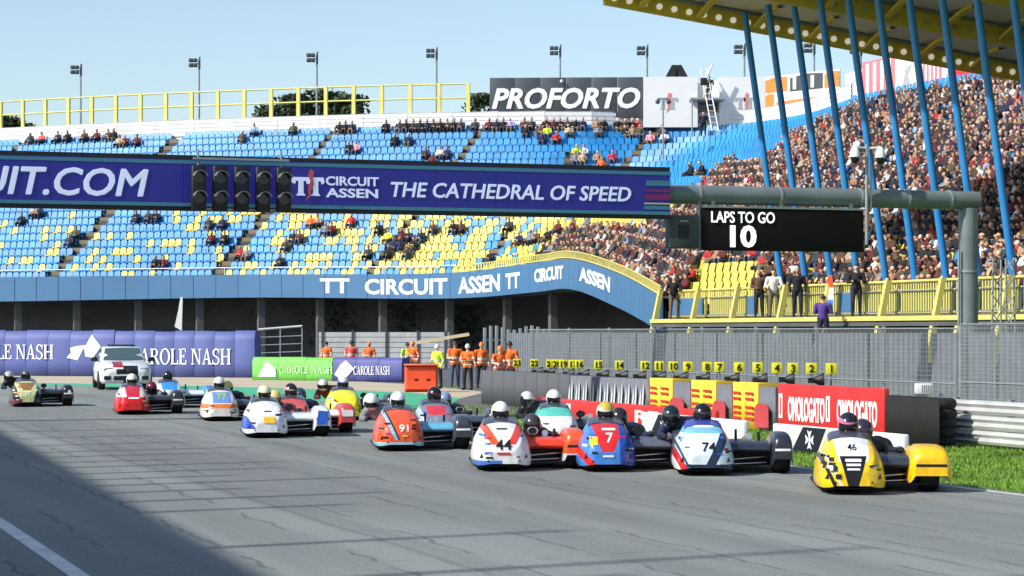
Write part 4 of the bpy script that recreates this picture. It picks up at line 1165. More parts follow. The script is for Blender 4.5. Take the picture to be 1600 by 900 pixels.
# ------------------------------------------------------------------ people
M_top = mat('clothing', (128, 128, 128), 0.85, var=0.25, vscale=9, objcol=True)
def rampmat(name, cols, rough=0.8):
    m = bpy.data.materials.new(name); m.use_nodes = True; N = m.node_tree.nodes; L = m.node_tree.links
    oi = N.new('ShaderNodeObjectInfo'); cr = N.new('ShaderNodeValToRGB'); cr.color_ramp.interpolation = 'CONSTANT'
    e = cr.color_ramp.elements
    while len(e) < len(cols): e.new(0.5)
    for i, c in enumerate(cols): e[i].position = i/len(cols); e[i].color = lin(c) + (1,)
    p = N['Principled BSDF']; p.inputs['Roughness'].default_value = rough
    L.new(oi.outputs['Random'], cr.inputs[0]); L.new(cr.outputs[0], p.inputs['Base Color']); return m
SKINS = [(196, 146, 118), (214, 166, 138), (184, 132, 104), (222, 176, 150)]
HAIRS = [(38, 28, 22), (70, 50, 34), (24, 22, 22), (150, 120, 80), (140, 138, 136), (40, 36, 40), (206, 204, 200)]
LEGS = [(34, 40, 58), (26, 26, 30), (60, 76, 104), (30, 34, 44), (110, 98, 80)]
M_skin = rampmat('skin', SKINS, 0.6); M_hair = rampmat('hair', HAIRS); M_legs = rampmat('trousers', LEGS)
M_shoe = mat('shoe', (30, 28, 28), 0.7)

def body(name, bones, mats, voxel, ratio=None, extra=None):
    """one continuous surface grown round a posed skeleton; bones = (p, rp, q, rq, material)"""
    mb = MB()
    for p, rp, q, rq, mi in bones:
        p = Vector(p); q = Vector(q)
        if (q-p).length > 1e-4: mb.tube(p, q, rp, rq, 10)
        mb.sphere(p, rp, 10, 8); mb.sphere(q, rq, 10, 8)
    for c, r_, mi in (extra or []): mb.sphere(c, r_, 12, 8)
    me = mb.mesh('b', [M_top]); o = link('b', me)
    md = o.modifiers.new('r', 'REMESH'); md.mode = 'VOXEL'; md.voxel_size = voxel; md.use_smooth_shade = True
    ms = o.modifiers.new('s', 'SMOOTH'); ms.factor = 0.5; ms.iterations = 2
    if ratio: dm = o.modifiers.new('d', 'DECIMATE'); dm.ratio = ratio
    bpy.context.view_layer.update()
    out = bpy.data.meshes.new_from_object(o.evaluated_get(bpy.context.evaluated_depsgraph_get()))
    bpy.data.objects.remove(o); bpy.data.meshes.remove(me); out.name = name
    out.materials.clear()
    for m in mats: out.materials.append(m)
    segs = [(np.array(p, float), np.array(q, float), rp, rq, mi) for p, rp, q, rq, mi in bones] + [(np.array(c, float), np.array(c, float), min(r_) if hasattr(r_, '__len__') else r_, min(r_) if hasattr(r_, '__len__') else r_, mi) for c, r_, mi in (extra or [])]
    for pg in out.polygons:
        c = np.array(pg.center); best = 9e9; bi = 0
        for p, q, rp, rq, mi in segs:
            d = q-p; l2 = d @ d; t = 0 if l2 < 1e-9 else min(1, max(0, (c-p) @ d / l2))
            dist = np.linalg.norm(c-p-d*t) / (rp+(rq-rp)*t)
            if dist < best: best = dist; bi = mi
        pg.material_index = bi; pg.use_smooth = True
    return out
def head_fix(me, hc, hair_i, r_=0.1, cap=0.035):
    for pg in me.polygons:
        c = pg.center - Vector(hc)
        if c.length < r_*1.7 and c.z > -0.06 and pg.material_index == 1:
            if c.z > cap or (c.y > 0.02 and c.z > -0.05): pg.material_index = hair_i
PM = [M_top, M_skin, M_hair, M_legs, M_shoe]
def limb(pts, rs, mi):
    return [(pts[i], rs[i], pts[i+1], rs[i+1], mi) for i in range(len(pts)-1)]
def seated(v):
    lean = (0.02, -0.14, 0.06, -0.02)[v]; hx = (0.0, 0.03, -0.04, 0.02)[v]
    ch = (0, 0.04+lean*0.6, 0.40); nk = (hx*0.4, 0.04+lean, 0.56); hd = (hx, 0.0+lean*1.25, 0.70)
    b = [((-0.09, 0.02, 0.1), 0.11, (0.09, 0.02, 0.1), 0.11, 3), ((0, 0.03, 0.12), 0.15, ch, 0.165, 0), ((-0.13, ch[1], 0.46), 0.085, (0.13, ch[1], 0.46), 0.085, 0), (nk, 0.055, hd, 0.055, 1)]
    ex = [(hd, (0.082, 0.1, 0.115), 1), ((hd[0], hd[1]-0.1, hd[2]-0.01), 0.022, 1), ((hd[0]-0.085, hd[1], hd[2]), 0.025, 1), ((hd[0]+0.085, hd[1], hd[2]), 0.025, 1)]
    hands = [((-0.1, -0.34, 0.17), (0.12, -0.34, 0.17)), ((-0.06, -0.4, 0.24), (0.06, -0.4, 0.24)), ((-0.02, -0.2, 0.3), (0.1, -0.2, 0.28)), ((-0.2, -0.36, 0.17), (0.03, -0.16, 0.62))][v]
    for s, h in zip((-1, 1), hands):
        b += limb([(s*0.2, ch[1], 0.47), (s*0.26, ch[1]-0.1, 0.26), h], [0.07, 0.055, 0.042], 0)
        ex.append(((h[0], h[1]-0.03, h[2]), 0.05, 1))
        b += limb([(s*0.09, 0.0, 0.1), (s*0.13, -0.42, 0.11), (s*0.12, -0.40, -0.3)], [0.1, 0.075, 0.055], 3)
        b += limb([(s*0.12, -0.38, -0.36), (s*0.13, -0.55, -0.375)], [0.055, 0.045], 4)
    return b, ex, hd
SEATED = []; SEATED_LOW = []
for v in range(4):
    b, ex, hd = seated(v)
    me = body('seated_person', b, PM, 0.028, 0.5, ex); head_fix(me, hd, 2); SEATED.append(me)
    me = body('seated_person_low', b, PM, 0.045, 0.16, ex); head_fix(me, hd, 2); SEATED_LOW.append(me)
def standing(v, hivis=False):
    arms = [((-0.27, -0.1, 0.88), (0.26, -0.14, 0.9), (-0.28, 0.03, 1.14), (0.28, 0.04, 1.14)), ((-0.08, -0.3, 1.12), (0.27, -0.08, 0.88), (-0.28, -0.02, 1.14), (0.28, 0.03, 1.14)),
            ((-0.22, -0.42, 1.1), (0.22, -0.42, 1.1), (-0.3, -0.12, 1.16), (0.3, -0.12, 1.16)), ((0.16, -0.24, 1.2), (-0.14, -0.26, 1.22), (-0.29, -0.04, 1.15), (0.29, -0.04, 1.15))][v]
    ln = (0, -0.02, -0.1, 0.0)[v]
    hd = (0, ln-0.02, 1.65)
    b = [((-0.09, 0.0, 0.95), 0.115, (0.09, 0.0, 0.95), 0.115, 3), ((0, 0.0, 1.0), 0.155, (0, ln*0.7, 1.3), 0.175, 0), ((-0.15, ln*0.8, 1.4), 0.085, (0.15, ln*0.8, 1.4), 0.085, 0), ((0, ln, 1.46), 0.06, hd, 0.055, 1)]
    ex = [(hd, (0.082, 0.1, 0.118), 1), ((0, hd[1]-0.1, hd[2]-0.015), 0.02, 1), ((-0.085, hd[1], hd[2]), 0.024, 1), ((0.085, hd[1], hd[2]), 0.024, 1)]
    for s, h, e in ((-1, arms[0], arms[2]), (1, arms[1], arms[3])):
        b += limb([(s*0.22, ln*0.8, 1.41), e, h], [0.075, 0.058, 0.045], 0); ex.append(((h[0], h[1]-0.02, h[2]-0.04), (0.035, 0.05, 0.06), 1))
        st_ = 0.05 if v % 2 else -0.04
        b += limb([(s*0.1, 0, 0.92), (s*0.12, s*st_-0.02, 0.5), (s*0.13, s*st_+0.02, 0.1)], [0.105, 0.078, 0.055], 3)
        b += limb([(s*0.13, s*st_+0.03, 0.045), (s*0.15, s*st_-0.16, 0.035)], [0.05, 0.042], 4)
    me = body('standing_person', b, PM, 0.022, 0.7, ex); head_fix(me, hd, 2, 0.1)
    if hivis:           # reflective bands round the jacket, jacket hem over the hips
        me.materials.append(M_reflect)
        for pg in me.polygons:
            c = pg.center
            if pg.material_index == 3 and c.z > 0.86: pg.material_index = 0
            if pg.material_index == 0 and (1.10 < c.z < 1.155 or 0.96 < c.z < 1.0 or (1.22 < c.z < 1.27 and abs(c.x) > 0.2)): pg.material_index = 5
    return me, hd
M_reflect = mat('reflective_tape', (206, 208, 200), 0.35)
STAND = [standing(v) for v in range(4)]
MARSHAL = [standing(v, True) for v in range(4)]

NAMES = {'black': (26, 26, 30), 'dark grey': (58, 60, 66), 'navy': (34, 42, 74), 'brown': (92, 66, 52), 'red': (190, 44, 44), 'maroon': (104, 36, 40), 'coral': (226, 96, 88), 'white': (222, 222, 224),
         'pale blue': (140, 176, 218), 'beige': (186, 166, 138), 'olive': (84, 86, 58), 'yellow': (226, 210, 60), 'lime': (196, 222, 60), 'orange': (232, 110, 40), 'pink': (226, 150, 160), 'grey': (128, 130, 136), 'lilac': (156, 150, 200),
         'magenta': (176, 50, 96), 'tan': (170, 136, 104), 'purple': (84, 58, 140), 'blue': (70, 130, 196), 'green': (70, 120, 80)}
def person(me, pos, rz, colour, label, cat='person', group=None, scale=1.0):
    o = link('person', me, None, pos, rz); o.color = lin(NAMES[colour] if isinstance(colour, str) else colour) + (1,)
    o.scale = (scale,)*3
    return tag(o, label, cat, group)

# seats and their sitters
XY = np.array([proj(s_[0] + Vector((0, 0, 0.9))) for s_ in SEATS])
taken = {}
GROUPS = [
 ('row at the left end of the top tier', [(47, 219, 'dark grey'), (68, 218, 'coral'), (90, 213, 'navy'), (110, 214, 'black'), (131, 212, 'brown'), (150, 213, 'maroon'), (169, 213, 'brown'), (178, 211, 'black'), (186, 215, 'beige'), (197, 213, 'maroon'), (213, 220, 'maroon')]),
 ('pair right of the long row on top tier', [(380, 207, 'brown'), (395, 203, 'pale blue')]),
 ('lone sitter below the trees', [(460, 200, 'olive')]),
 ('trio below the tallest tree', [(527, 195, 'black'), (540, 196, 'black'), (556, 196, 'navy')]),
 ('pair on the middle of the upper tier', [(543, 234, 'black'), (553, 232, 'pink')]),
 ('knot left of the fourth floodlight', [(607, 191, 'black'), (630, 191, 'black'), (643, 191, 'dark grey'), (612, 213, 'black'), (640, 213, 'navy')]),
 ('pair under the fourth floodlight', [(678, 192, 'black'), (690, 191, 'black')]),
 ('lone sitter right of the fourth floodlight', [(725, 192, 'dark grey')]),
 ('three at the left edge of the dark sign', [(756, 192, 'maroon'), (784, 190, 'black'), (798, 195, 'lilac')]),
 ('cluster below the left half of the dark sign', [(831, 190, 'dark grey'), (851, 188, 'black'), (873, 190, 'black'), (840, 205, 'brown'), (856, 205, 'lime'), (874, 211, 'red'), (850, 217, 'navy')]),
 ('lone sitter below the middle of the dark sign', [(901, 191, 'black')]),
 ('three below the right half of the dark sign', [(928, 190, 'tan'), (948, 190, 'black'), (962, 189, 'black')]),
 ('cluster at the right edge of the dark sign', [(989, 193, 'black'), (999, 190, 'red'), (1013, 193, 'blue'), (1031, 197, 'dark grey'), (991, 206, 'tan'), (1004, 208, 'olive'), (1019, 208, 'pink'), (1042, 208, 'white')]),
 ('group above the middle of the gantry banner', [(668, 240, 'dark grey'), (685, 237, 'white'), (697, 237, 'navy'), (672, 250, 'maroon')]),
 ('colourful group above the gantry lettering', [(897, 229, 'lime'), (909, 230, 'white'), (930, 246, 'tan'), (940, 249, 'orange'), (952, 240, 'magenta'), (915, 246, 'beige'), (903, 240, 'grey')]),
 ('pair in black above the gantry end', [(1080, 262, 'black'), (1096, 260, 'black')]),
 ('trio at the far left of the lower tier', [(38, 335, 'black'), (51, 332, 'beige'), (66, 333, 'navy')]),
 ('pair low on the left of the lower tier', [(112, 373, 'dark grey'), (125, 370, 'olive')]),
 ('trio just below the gantry at left', [(210, 334, 'black'), (234, 336, 'dark grey'), (247, 338, 'black')]),
 ('foursome below the start lights', [(332, 346, 'dark grey'), (346, 346, 'navy'), (332, 370, 'maroon'), (348, 370, 'black')]),
 ('pair on the front row at left', [(240, 402, 'black'), (259, 403, 'maroon')]),
 ('pair on the front rows below the start lights', [(378, 396, 'red'), (389, 394, 'grey')]),
 ('lone sitter at the lower stairs', [(434, 405, 'black')]),
 ('lively group right of the start lights', [(483, 349, 'orange'), (497, 349, 'tan'), (507, 350, 'grey'), (520, 355, 'maroon'), (545, 347, 'red'), (592, 350, 'black')]),
 ('knot in the middle of the lower tier', [(610, 365, 'yellow'), (624, 362, 'maroon'), (637, 363, 'navy'), (612, 382, 'navy'), (625, 380, 'navy'), (603, 388, 'black'), (635, 388, 'dark grey')]),
 ('pair below the gantry lettering', [(706, 350, 'black'), (718, 349, 'brown')]),
 ('lone sitter on the front row below the lettering', [(764, 404, 'black')]),
 ('group left of the packed crowd', [(812, 372, 'navy'), (824, 368, 'grey'), (838, 364, 'brown'), (856, 365, 'black'), (833, 398, 'black'), (800, 352, 'dark grey'), (868, 372, 'tan')]),
 ('top row between fourth floodlight and dark sign', [(620, 193, 'dark grey'), (655, 193, 'black'), (665, 195, 'navy'), (700, 194, 'brown'), (712, 194, 'black'), (740, 193, 'dark grey'), (768, 194, 'navy')]),
 ('top row filling gaps under the dark sign', [(815, 191, 'brown'), (822, 194, 'black'), (862, 192, 'maroon'), (885, 192, 'dark grey'), (893, 205, 'beige'), (912, 193, 'navy'), (938, 192, 'grey'), (972, 192, 'brown'), (980, 195, 'black')]),
 ('few beside the lower left stairs', [(446, 378, 'dark grey'), (458, 372, 'black'), (470, 366, 'brown')]),
 ('four right of the middle knot', [(650, 375, 'black'), (662, 360, 'navy'), (580, 392, 'dark grey'), (676, 352, 'brown')]),
 ('five at the crowd edge on yellow seats', [(880, 372, 'black'), (892, 362, 'dark grey'), (874, 352, 'maroon'), (846, 384, 'navy'), (862, 390, 'grey')]),
]
rank = ['leftmost', 'second from left', 'third from left', 'fourth from left', 'fifth from left', 'sixth from left', 'seventh from left', 'eighth from left', 'ninth from left', 'tenth from left', 'rightmost']
def sit(i, me, colour, label, group=None):
    p, rz, c, j, st_ = SEATS[i]
    return person(me, p + Vector((0, 0, 0.39)), rz, colour, label, group=group)
rnd = random.Random(9)
n_person = 0
for gname, L0 in GROUPS:
    order = sorted(range(len(L0)), key=lambda k: L0[k][0])
    for k, (x, y, c) in enumerate(L0):
        dd = (XY[:, 0]-x)**2 + ((XY[:, 1]-y)*1.2)**2
        for i in np.argsort(dd):
            if int(i) not in taken: break
        i = int(i); taken[i] = 1
        lab = '%s-clad %s' % (c, gname) if len(L0) == 1 else '%s-clad person, %s in %s' % (c, rank[order.index(k)], gname)
        sit(i, SEATED[rnd.randrange(4)], c, lab, 'scattered spectators').scale = (1.12, 1.12, 1.12); n_person += 1
# packed crowd
POLY = [(880, 345), (1000, 348), (1037, 330), (1085, 292), (1135, 246), (1190, 250), (1240, 205), (1300, 178), (1330, 162), (1400, 140), (1620, 100), (1620, 470), (1240, 460), (1225, 432), (1180, 402), (1140, 398), (1105, 404), (1065, 452), (1030, 450), (960, 415), (890, 402), (868, 388)]
def inside(x, y):
    c = False; n = len(POLY)
    for i in range(n):
        x0, y0 = POLY[i]; x1, y1 = POLY[(i+1) % n]
        if (y0 > y) != (y1 > y) and x < (x1-x0)*(y-y0)/(y1-y0)+x0: c = not c
    return c
crowd = []
for i, (x, y) in enumerate(XY):
    if i in taken or not inside(x, y): continue
    edge_ = np.interp(x, [880, 960, 1040], [0.62, 0.85, 0.93])
    if SEATS[i][3] > 20 and SEATS[i][4] is stand2: edge_ = 0.86
    if rnd.random() < edge_: crowd.append(i)
CC = ['black']*16 + ['dark grey']*9 + ['navy']*8 + ['maroon']*8 + ['brown']*9 + ['red']*2 + ['white']*3 + ['beige', 'beige', 'tan', 'tan', 'tan', 'pale blue', 'grey', 'grey', 'grey', 'olive', 'olive', 'olive']
crowd.sort(key=lambda i: SEATS[i][0].y if XY[i][0] < 1600 and XY[i][1] < 445 else 999)
NIND = 300 - n_person - 45
for i in crowd[:NIND]:
    taken[i] = 1; c = rnd.choice(CC)
    p, rz, cc2, j, st_ = SEATS[i]
    o = person(SEATED[rnd.randrange(4)], p + Vector((0, 0, 0.33)), rz + rnd.uniform(-0.35, 0.35), c, 'person in %s seated among the packed crowd under the roof' % c, group='crowd members in %s' % c, scale=rnd.uniform(0.94, 1.06))
rest = crowd[NIND:]
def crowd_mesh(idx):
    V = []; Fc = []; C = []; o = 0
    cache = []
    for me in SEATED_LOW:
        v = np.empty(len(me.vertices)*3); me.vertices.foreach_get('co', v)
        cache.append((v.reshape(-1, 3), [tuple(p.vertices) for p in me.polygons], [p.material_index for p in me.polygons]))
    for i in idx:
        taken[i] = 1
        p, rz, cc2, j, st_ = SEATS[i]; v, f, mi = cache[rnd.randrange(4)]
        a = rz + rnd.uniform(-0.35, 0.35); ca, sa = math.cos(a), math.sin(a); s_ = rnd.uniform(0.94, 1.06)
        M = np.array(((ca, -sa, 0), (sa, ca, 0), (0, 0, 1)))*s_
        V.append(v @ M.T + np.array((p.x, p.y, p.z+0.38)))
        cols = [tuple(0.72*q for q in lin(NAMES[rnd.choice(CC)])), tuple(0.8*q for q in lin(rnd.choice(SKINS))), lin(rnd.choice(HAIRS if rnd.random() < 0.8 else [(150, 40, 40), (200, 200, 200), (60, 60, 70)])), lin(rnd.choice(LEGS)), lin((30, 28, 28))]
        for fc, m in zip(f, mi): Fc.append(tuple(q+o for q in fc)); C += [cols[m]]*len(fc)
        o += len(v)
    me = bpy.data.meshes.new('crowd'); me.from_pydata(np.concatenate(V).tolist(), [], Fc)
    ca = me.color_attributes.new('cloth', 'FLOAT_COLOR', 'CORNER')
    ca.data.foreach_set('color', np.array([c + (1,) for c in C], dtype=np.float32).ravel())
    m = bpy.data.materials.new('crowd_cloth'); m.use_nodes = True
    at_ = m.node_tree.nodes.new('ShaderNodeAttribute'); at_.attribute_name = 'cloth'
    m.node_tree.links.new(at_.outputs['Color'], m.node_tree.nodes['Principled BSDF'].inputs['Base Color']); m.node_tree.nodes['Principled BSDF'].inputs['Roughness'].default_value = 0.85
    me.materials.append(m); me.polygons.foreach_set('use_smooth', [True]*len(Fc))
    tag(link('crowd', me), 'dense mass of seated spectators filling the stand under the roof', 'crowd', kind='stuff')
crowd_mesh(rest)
print('crowd', len(crowd), 'rest', len(rest), 'seats', len(SEATS))

# seats: the 300 nearest visible ones as parts, the others joined
sm = seat_mb()
mes = {'b': sm.mesh('seat', M_seatblue), 'y': sm.mesh('seat', M_seatyellow)}
for st_ in (stand, stand2):
    ids = [i for i, s_ in enumerate(SEATS) if s_[4] is st_]
    free = [i for i in ids if i not in taken and -20 < XY[i][0] < 1620 and XY[i][1] > 100]
    free.sort(key=lambda i: SEATS[i][0].y); near = set(free[:300])
    for i in near: link('seat', mes[SEATS[i][2]], st_, SEATS[i][0], SEATS[i][1])
    items = [(Matrix.Translation(SEATS[i][0]) @ Matrix.Rotation(SEATS[i][1], 4, 'Z'), 0 if SEATS[i][2] == 'b' else 1) for i in ids if i not in near and -150 < XY[i][0] < 1750]
    tag(link('seat_rows', merged('seat_rows', sm, items, [M_seatblue, M_seatyellow]), st_), kind='stuff')

# people standing: top tier, balcony, marshals
def stand_at(px, py_feet, d, v, colour, label, group, rz=0.0, z=None, cap=None, scale=1.0, kit=None):
    p = at(px, py_feet, d)
    if z is not None: p.z = z
    me, hd = (kit or STAND)[v]
    o = person(me, p, rz, colour, label, group=group, scale=scale)
    if cap:
        mb = MB(); rg = []
        for t, r_ in ((-0.02, 1.0), (0.04, 0.98), (0.09, 0.75), (0.125, 0.35), (0.135, 0.05)):
            rg.append([(hd[0]+0.098*r_*math.cos(q*math.pi/6), hd[1]+0.115*r_*math.sin(q*math.pi/6), hd[2]+t) for q in range(12)])
        mb.loft(rg); mb.build('hard_hat' if cap[1] else 'cap', mat('cap_%d_%d_%d' % cap[0], cap[0], 0.5), o)
    return o
stand_at(1099, 214, 158, 0, 'black', 'person in black standing on the top row below the ladder', 'scattered spectators')
stand_at(1108, 158, 159.5, 2, 'olive', 'camera operator in olive on the ledge of the white block', 'scattered spectators')
stand_at(1053, 500, 92.5, 2, 'black', 'person in black leaning at the left end of the balcony', 'people on the balcony', z=2.58)
bd = lambda x, a: a_depth(x, a)
for px, v, c, lab in ((1186, 1, 'brown', 'person in brown jacket and jeans at the balcony rail'), (1209, 2, 'white', 'person in white top and jeans at the balcony rail'),
        (1246, 0, 'black', 'tall person in black at the balcony post'), (1338, 3, 'black', 'person in black top and jeans above the flag')):
    stand_at(px, 495, bd(px, 36.1), v, c, lab, 'people on the balcony', z=2.58, rz=-0.1)
stand_at(1286, 520, bd(1286, 34.8), 3, 'purple', 'person in purple vest standing below the balcony beside the flag', 'people on the balcony', z=1.55, rz=2.8)
MB().box((-0.6, -3, -0.03), (0.5, 3, 1.54)).build('platform', M_darkconc, None, tr(34.8, b_at(1286, 34.8)), TH)
tag(bpy.data.objects['platform'], 'low dark platform below the balcony', 'platform')
WH = ((232, 232, 230), 1); OC = ((226, 120, 50), 0); DK = ((40, 40, 44), 0)
for px, pf_, v, c, lab, cap, d in (
    (510, 575, 0, 'orange', 'marshal in orange behind the green cushion', DK, 101), (549, 578, 0, 'coral', 'marshal in coral behind the violet cushion, left one', DK, 101), (577, 575, 1, 'orange', 'marshal in orange behind the small violet cushion', OC, 100),
    (636, 590, 0, 'lime', 'marshal in lime vest left of the orange block, rear', DK, 98), (646, 590, 1, 'orange', 'marshal in orange coat directly behind the orange block', OC, 97),
    (684, 0, 1, 'lime', 'marshal in lime jacket and white helmet right of orange block', WH, 84), (711, 0, 1, 'orange', 'marshal in orange with blue trousers, second from the orange block', DK, 86), (731, 0, 3, 'orange', 'tall marshal in orange with white helmet in the group', WH, 82),
    (752, 0, 0, 'orange', 'marshal in orange with dark trousers at the group right', OC, 85), (779, 0, 2, 'orange', 'marshal in orange leaning forward over grey barrier', OC, 76), (797, 0, 1, 'orange', 'rightmost marshal in orange behind the grey barrier', DK, 76)):
    o = stand_at(px, pf_, d, v, c, lab, 'trackside marshals', z=0.0, cap=cap, rz=rnd.uniform(-0.9, 0.9), kit=MARSHAL, scale=rnd.uniform(0.9, 0.99))
# ------------------------------------------------------------------ racing sidecars
M_pw = mat('print_white', (236, 236, 236), 0.4, var=0.04); M_pk = mat('print_black', (24, 24, 26), 0.4, var=0.04); M_pr = mat('print_red', (196, 40, 44), 0.4, var=0.04); M_py = mat('print_yellow', (242, 196, 50), 0.4, var=0.04); M_pb = mat('print_blue', (48, 100, 200), 0.4, var=0.04)
M_suit = mat('racing_leather', (60, 60, 60), 0.5, var=0.2, vscale=8, objcol=True)
M_glove = mat('glove', (26, 26, 28), 0.6)
M_accent = {}
def accent(c):
    k = tuple(c)
    if k not in M_accent: M_accent[k] = mat('leather_%d_%d_%d' % k, c, 0.5, var=0.15, vscale=8)
    return M_accent[k]
def rider_bones():
    x = -0.42
    b = [((x-0.1, 0.72, 0.52), 0.13, (x+0.1, 0.72, 0.52), 0.13, 0), ((x, 0.7, 0.55), 0.16, (x, 0.2, 0.54), 0.17, 0), ((x-0.13, 0.1, 0.56), 0.09, (x+0.13, 0.1, 0.56), 0.09, 0), ((x, 0.06, 0.62), 0.07, (x, -0.14, 0.78), 0.065, 2)]
    ex = []
    for s in (-1, 1):
        b += limb([(x+s*0.18, 0.1, 0.55), (x+s*0.27, -0.06, 0.42), (x+s*0.25, -0.34, 0.47)], [0.085, 0.065, 0.05], 0)
        ex += [((x+s*0.25, -0.39, 0.48), (0.05, 0.065, 0.045), 1)]
        for k in range(4): b += limb([(x+s*(0.22+0.022*k), -0.42, 0.49), (x+s*(0.22+0.022*k), -0.48, 0.475), (x+s*(0.22+0.022*k), -0.47, 0.44)], [0.012, 0.011, 0.01], 1)
        b += limb([(x+s*0.12, 0.72, 0.5), (x+s*0.24, 0.36, 0.3), (x+s*0.22, 0.86, 0.2)], [0.11, 0.085, 0.06], 0)
        b += limb([(x+s*0.22, 0.9, 0.19), (x+s*0.22, 1.0, 0.12)], [0.055, 0.045], 1)
    return b, ex
def passenger_bones(v):
    if v == 0:      # crouched low on the platform
        hd = (0.10, 0.34, 0.64); pel = (0.2, 0.95, 0.45); ch = (0.15, 0.54, 0.44)
        hands = ((-0.06, 0.12, 0.52), (0.42, 0.1, 0.5)); el = ((-0.14, 0.36, 0.48), (0.46, 0.34, 0.46)); kn = ((0.02, 0.62, 0.22), (0.42, 0.64, 0.22)); ft = ((0.06, 1.08, 0.16), (0.42, 1.1, 0.16))
    elif v == 1:    # hanging out over the left of the picture
        hd = (-0.86, 0.52, 0.80); pel = (-0.5, 1.05, 0.62); ch = (-0.72, 0.72, 0.62)
        hands = ((-0.95, 0.3, 0.5), (-0.5, 0.45, 0.6)); el = ((-1.02, 0.52, 0.5), (-0.46, 0.6, 0.55)); kn = ((-0.55, 0.8, 0.32), (-0.2, 0.9, 0.32)); ft = ((-0.4, 1.2, 0.2), (0.0, 1.2, 0.2))
    else:           # upright behind the rider, head beside his
        hd = (-0.18, 0.5, 0.74); pel = (0.05, 1.0, 0.5); ch = (-0.1, 0.75, 0.48)
        hands = ((-0.16, 0.2, 0.5), (0.3, 0.2, 0.5)); el = ((-0.3, 0.46, 0.5), (0.26, 0.42, 0.46)); kn = ((-0.05, 0.66, 0.25), (0.34, 0.7, 0.24)); ft = ((0.0, 1.1, 0.18), (0.36, 1.15, 0.16))
    P = Vector(pel); C = Vector(ch); H = Vector(hd)
    sx = Vector((0.17, 0.03, 0))
    b = [(P-sx*0.55, 0.13, P+sx*0.55, 0.13, 0), (P, 0.16, C, 0.175, 0), (C-sx*0.9+Vector((0, -0.04, 0.04)), 0.09, C+sx*0.9+Vector((0, -0.04, 0.04)), 0.09, 0), (C+Vector((0, -0.06, 0.06)), 0.07, H, 0.065, 2)]
    ex = []
    for k, s in enumerate((-1, 1)):
        b += limb([C+sx*1.25*s, el[k], hands[k]], [0.085, 0.062, 0.048], 0)
        hx = Vector(hands[k]); ex.append((hx+Vector((0, -0.03, 0)), (0.048, 0.06, 0.042), 1))
        for q in range(4): b += limb([hx+Vector((-0.035+0.023*q, -0.07, 0.01)), hx+Vector((-0.035+0.023*q, -0.12, 0)), hx+Vector((-0.035+0.023*q, -0.11, -0.035))], [0.012, 0.011, 0.01], 1)
        b += limb([P+sx*0.6*s, kn[k], ft[k]], [0.11, 0.085, 0.06], 0)
        fx = Vector(ft[k]); b += limb([fx, fx+Vector((0, 0.08, -0.05))], [0.055, 0.045], 1)
    return b, ex, hd
_rb, _rex = rider_bones()
RIDER = body('rider_body', _rb, [M_suit, M_glove, M_glove], 0.024, 0.7, _rex); RIDER_HD = (-0.42, -0.2, 0.85)
PASS = []
for v in range(3):
    b, ex, hd = passenger_bones(v); PASS.append((body('passenger_body', b, [M_suit, M_glove, M_glove], 0.024, 0.7, ex), hd))
def helmet(parent, hd, c, c2=None, tilt=0.25):
    mb = MB(); hc = Vector(hd)
    nu, nv = 20, 14; vs = []
    for j in range(nv+1):
        t = math.pi*j/nv
        for i in range(nu):
            a = 2*math.pi*i/nu
            r_ = Vector((0.128*math.sin(t)*math.cos(a), 0.155*math.sin(t)*math.sin(a), 0.145*math.cos(t)))
            if r_.y < 0 and r_.z < -0.02: r_.y *= 1.08          # chin bar
            if r_.z < -0.10: r_.z = -0.10 + (r_.z+0.10)*0.3
            vs.append(r_)
    def vis(v): return v.y < -0.07 and -0.055 < v.z < 0.045
    shell = MB().add(vs, [(j*nu+i, j*nu+(i+1) % nu, (j+1)*nu+(i+1) % nu, (j+1)*nu+i) for j in range(nv) for i in range(nu)], 0, True)
    shell.f = list(shell.f)
    if c2:
        for k, f in enumerate(shell.f):
            ctr = sum((vs[i] for i in f), Vector())/len(f)
            if ctr.z + 0.25*ctr.x > 0.062 or (abs(ctr.z+0.055) < 0.018 and ctr.y > -0.05): shell.m[k] = 1
    mats = [mat('helmet_%d_%d_%d' % tuple(c), c, 0.2, var=0.05, coat=0.4)] + ([mat('helmet_%d_%d_%d' % tuple(c2), c2, 0.2, var=0.05, coat=0.4)] if c2 else [])
    h = link('helmet', shell.mesh('helmet', mats), parent, hc); h.rotation_euler = (tilt, 0, 0); h.scale = (1.1, 1.1, 1.1)
    vb = MB(); rows = []
    for z in np.linspace(-0.05, 0.045, 5):
        ring = []
        for a in np.linspace(-152, -28, 15):
            k = math.sqrt(max(0, 1-(z/0.15)**2))
            ring.append(Vector((0.131*k*math.cos(R(a)), 0.163*k*math.sin(R(a))*1.02, z)))
        rows.append(ring)
    vb.loft(rows, closed=False, caps=False)
    link('visor', vb.mesh('visor', M_glass), h)
    return h

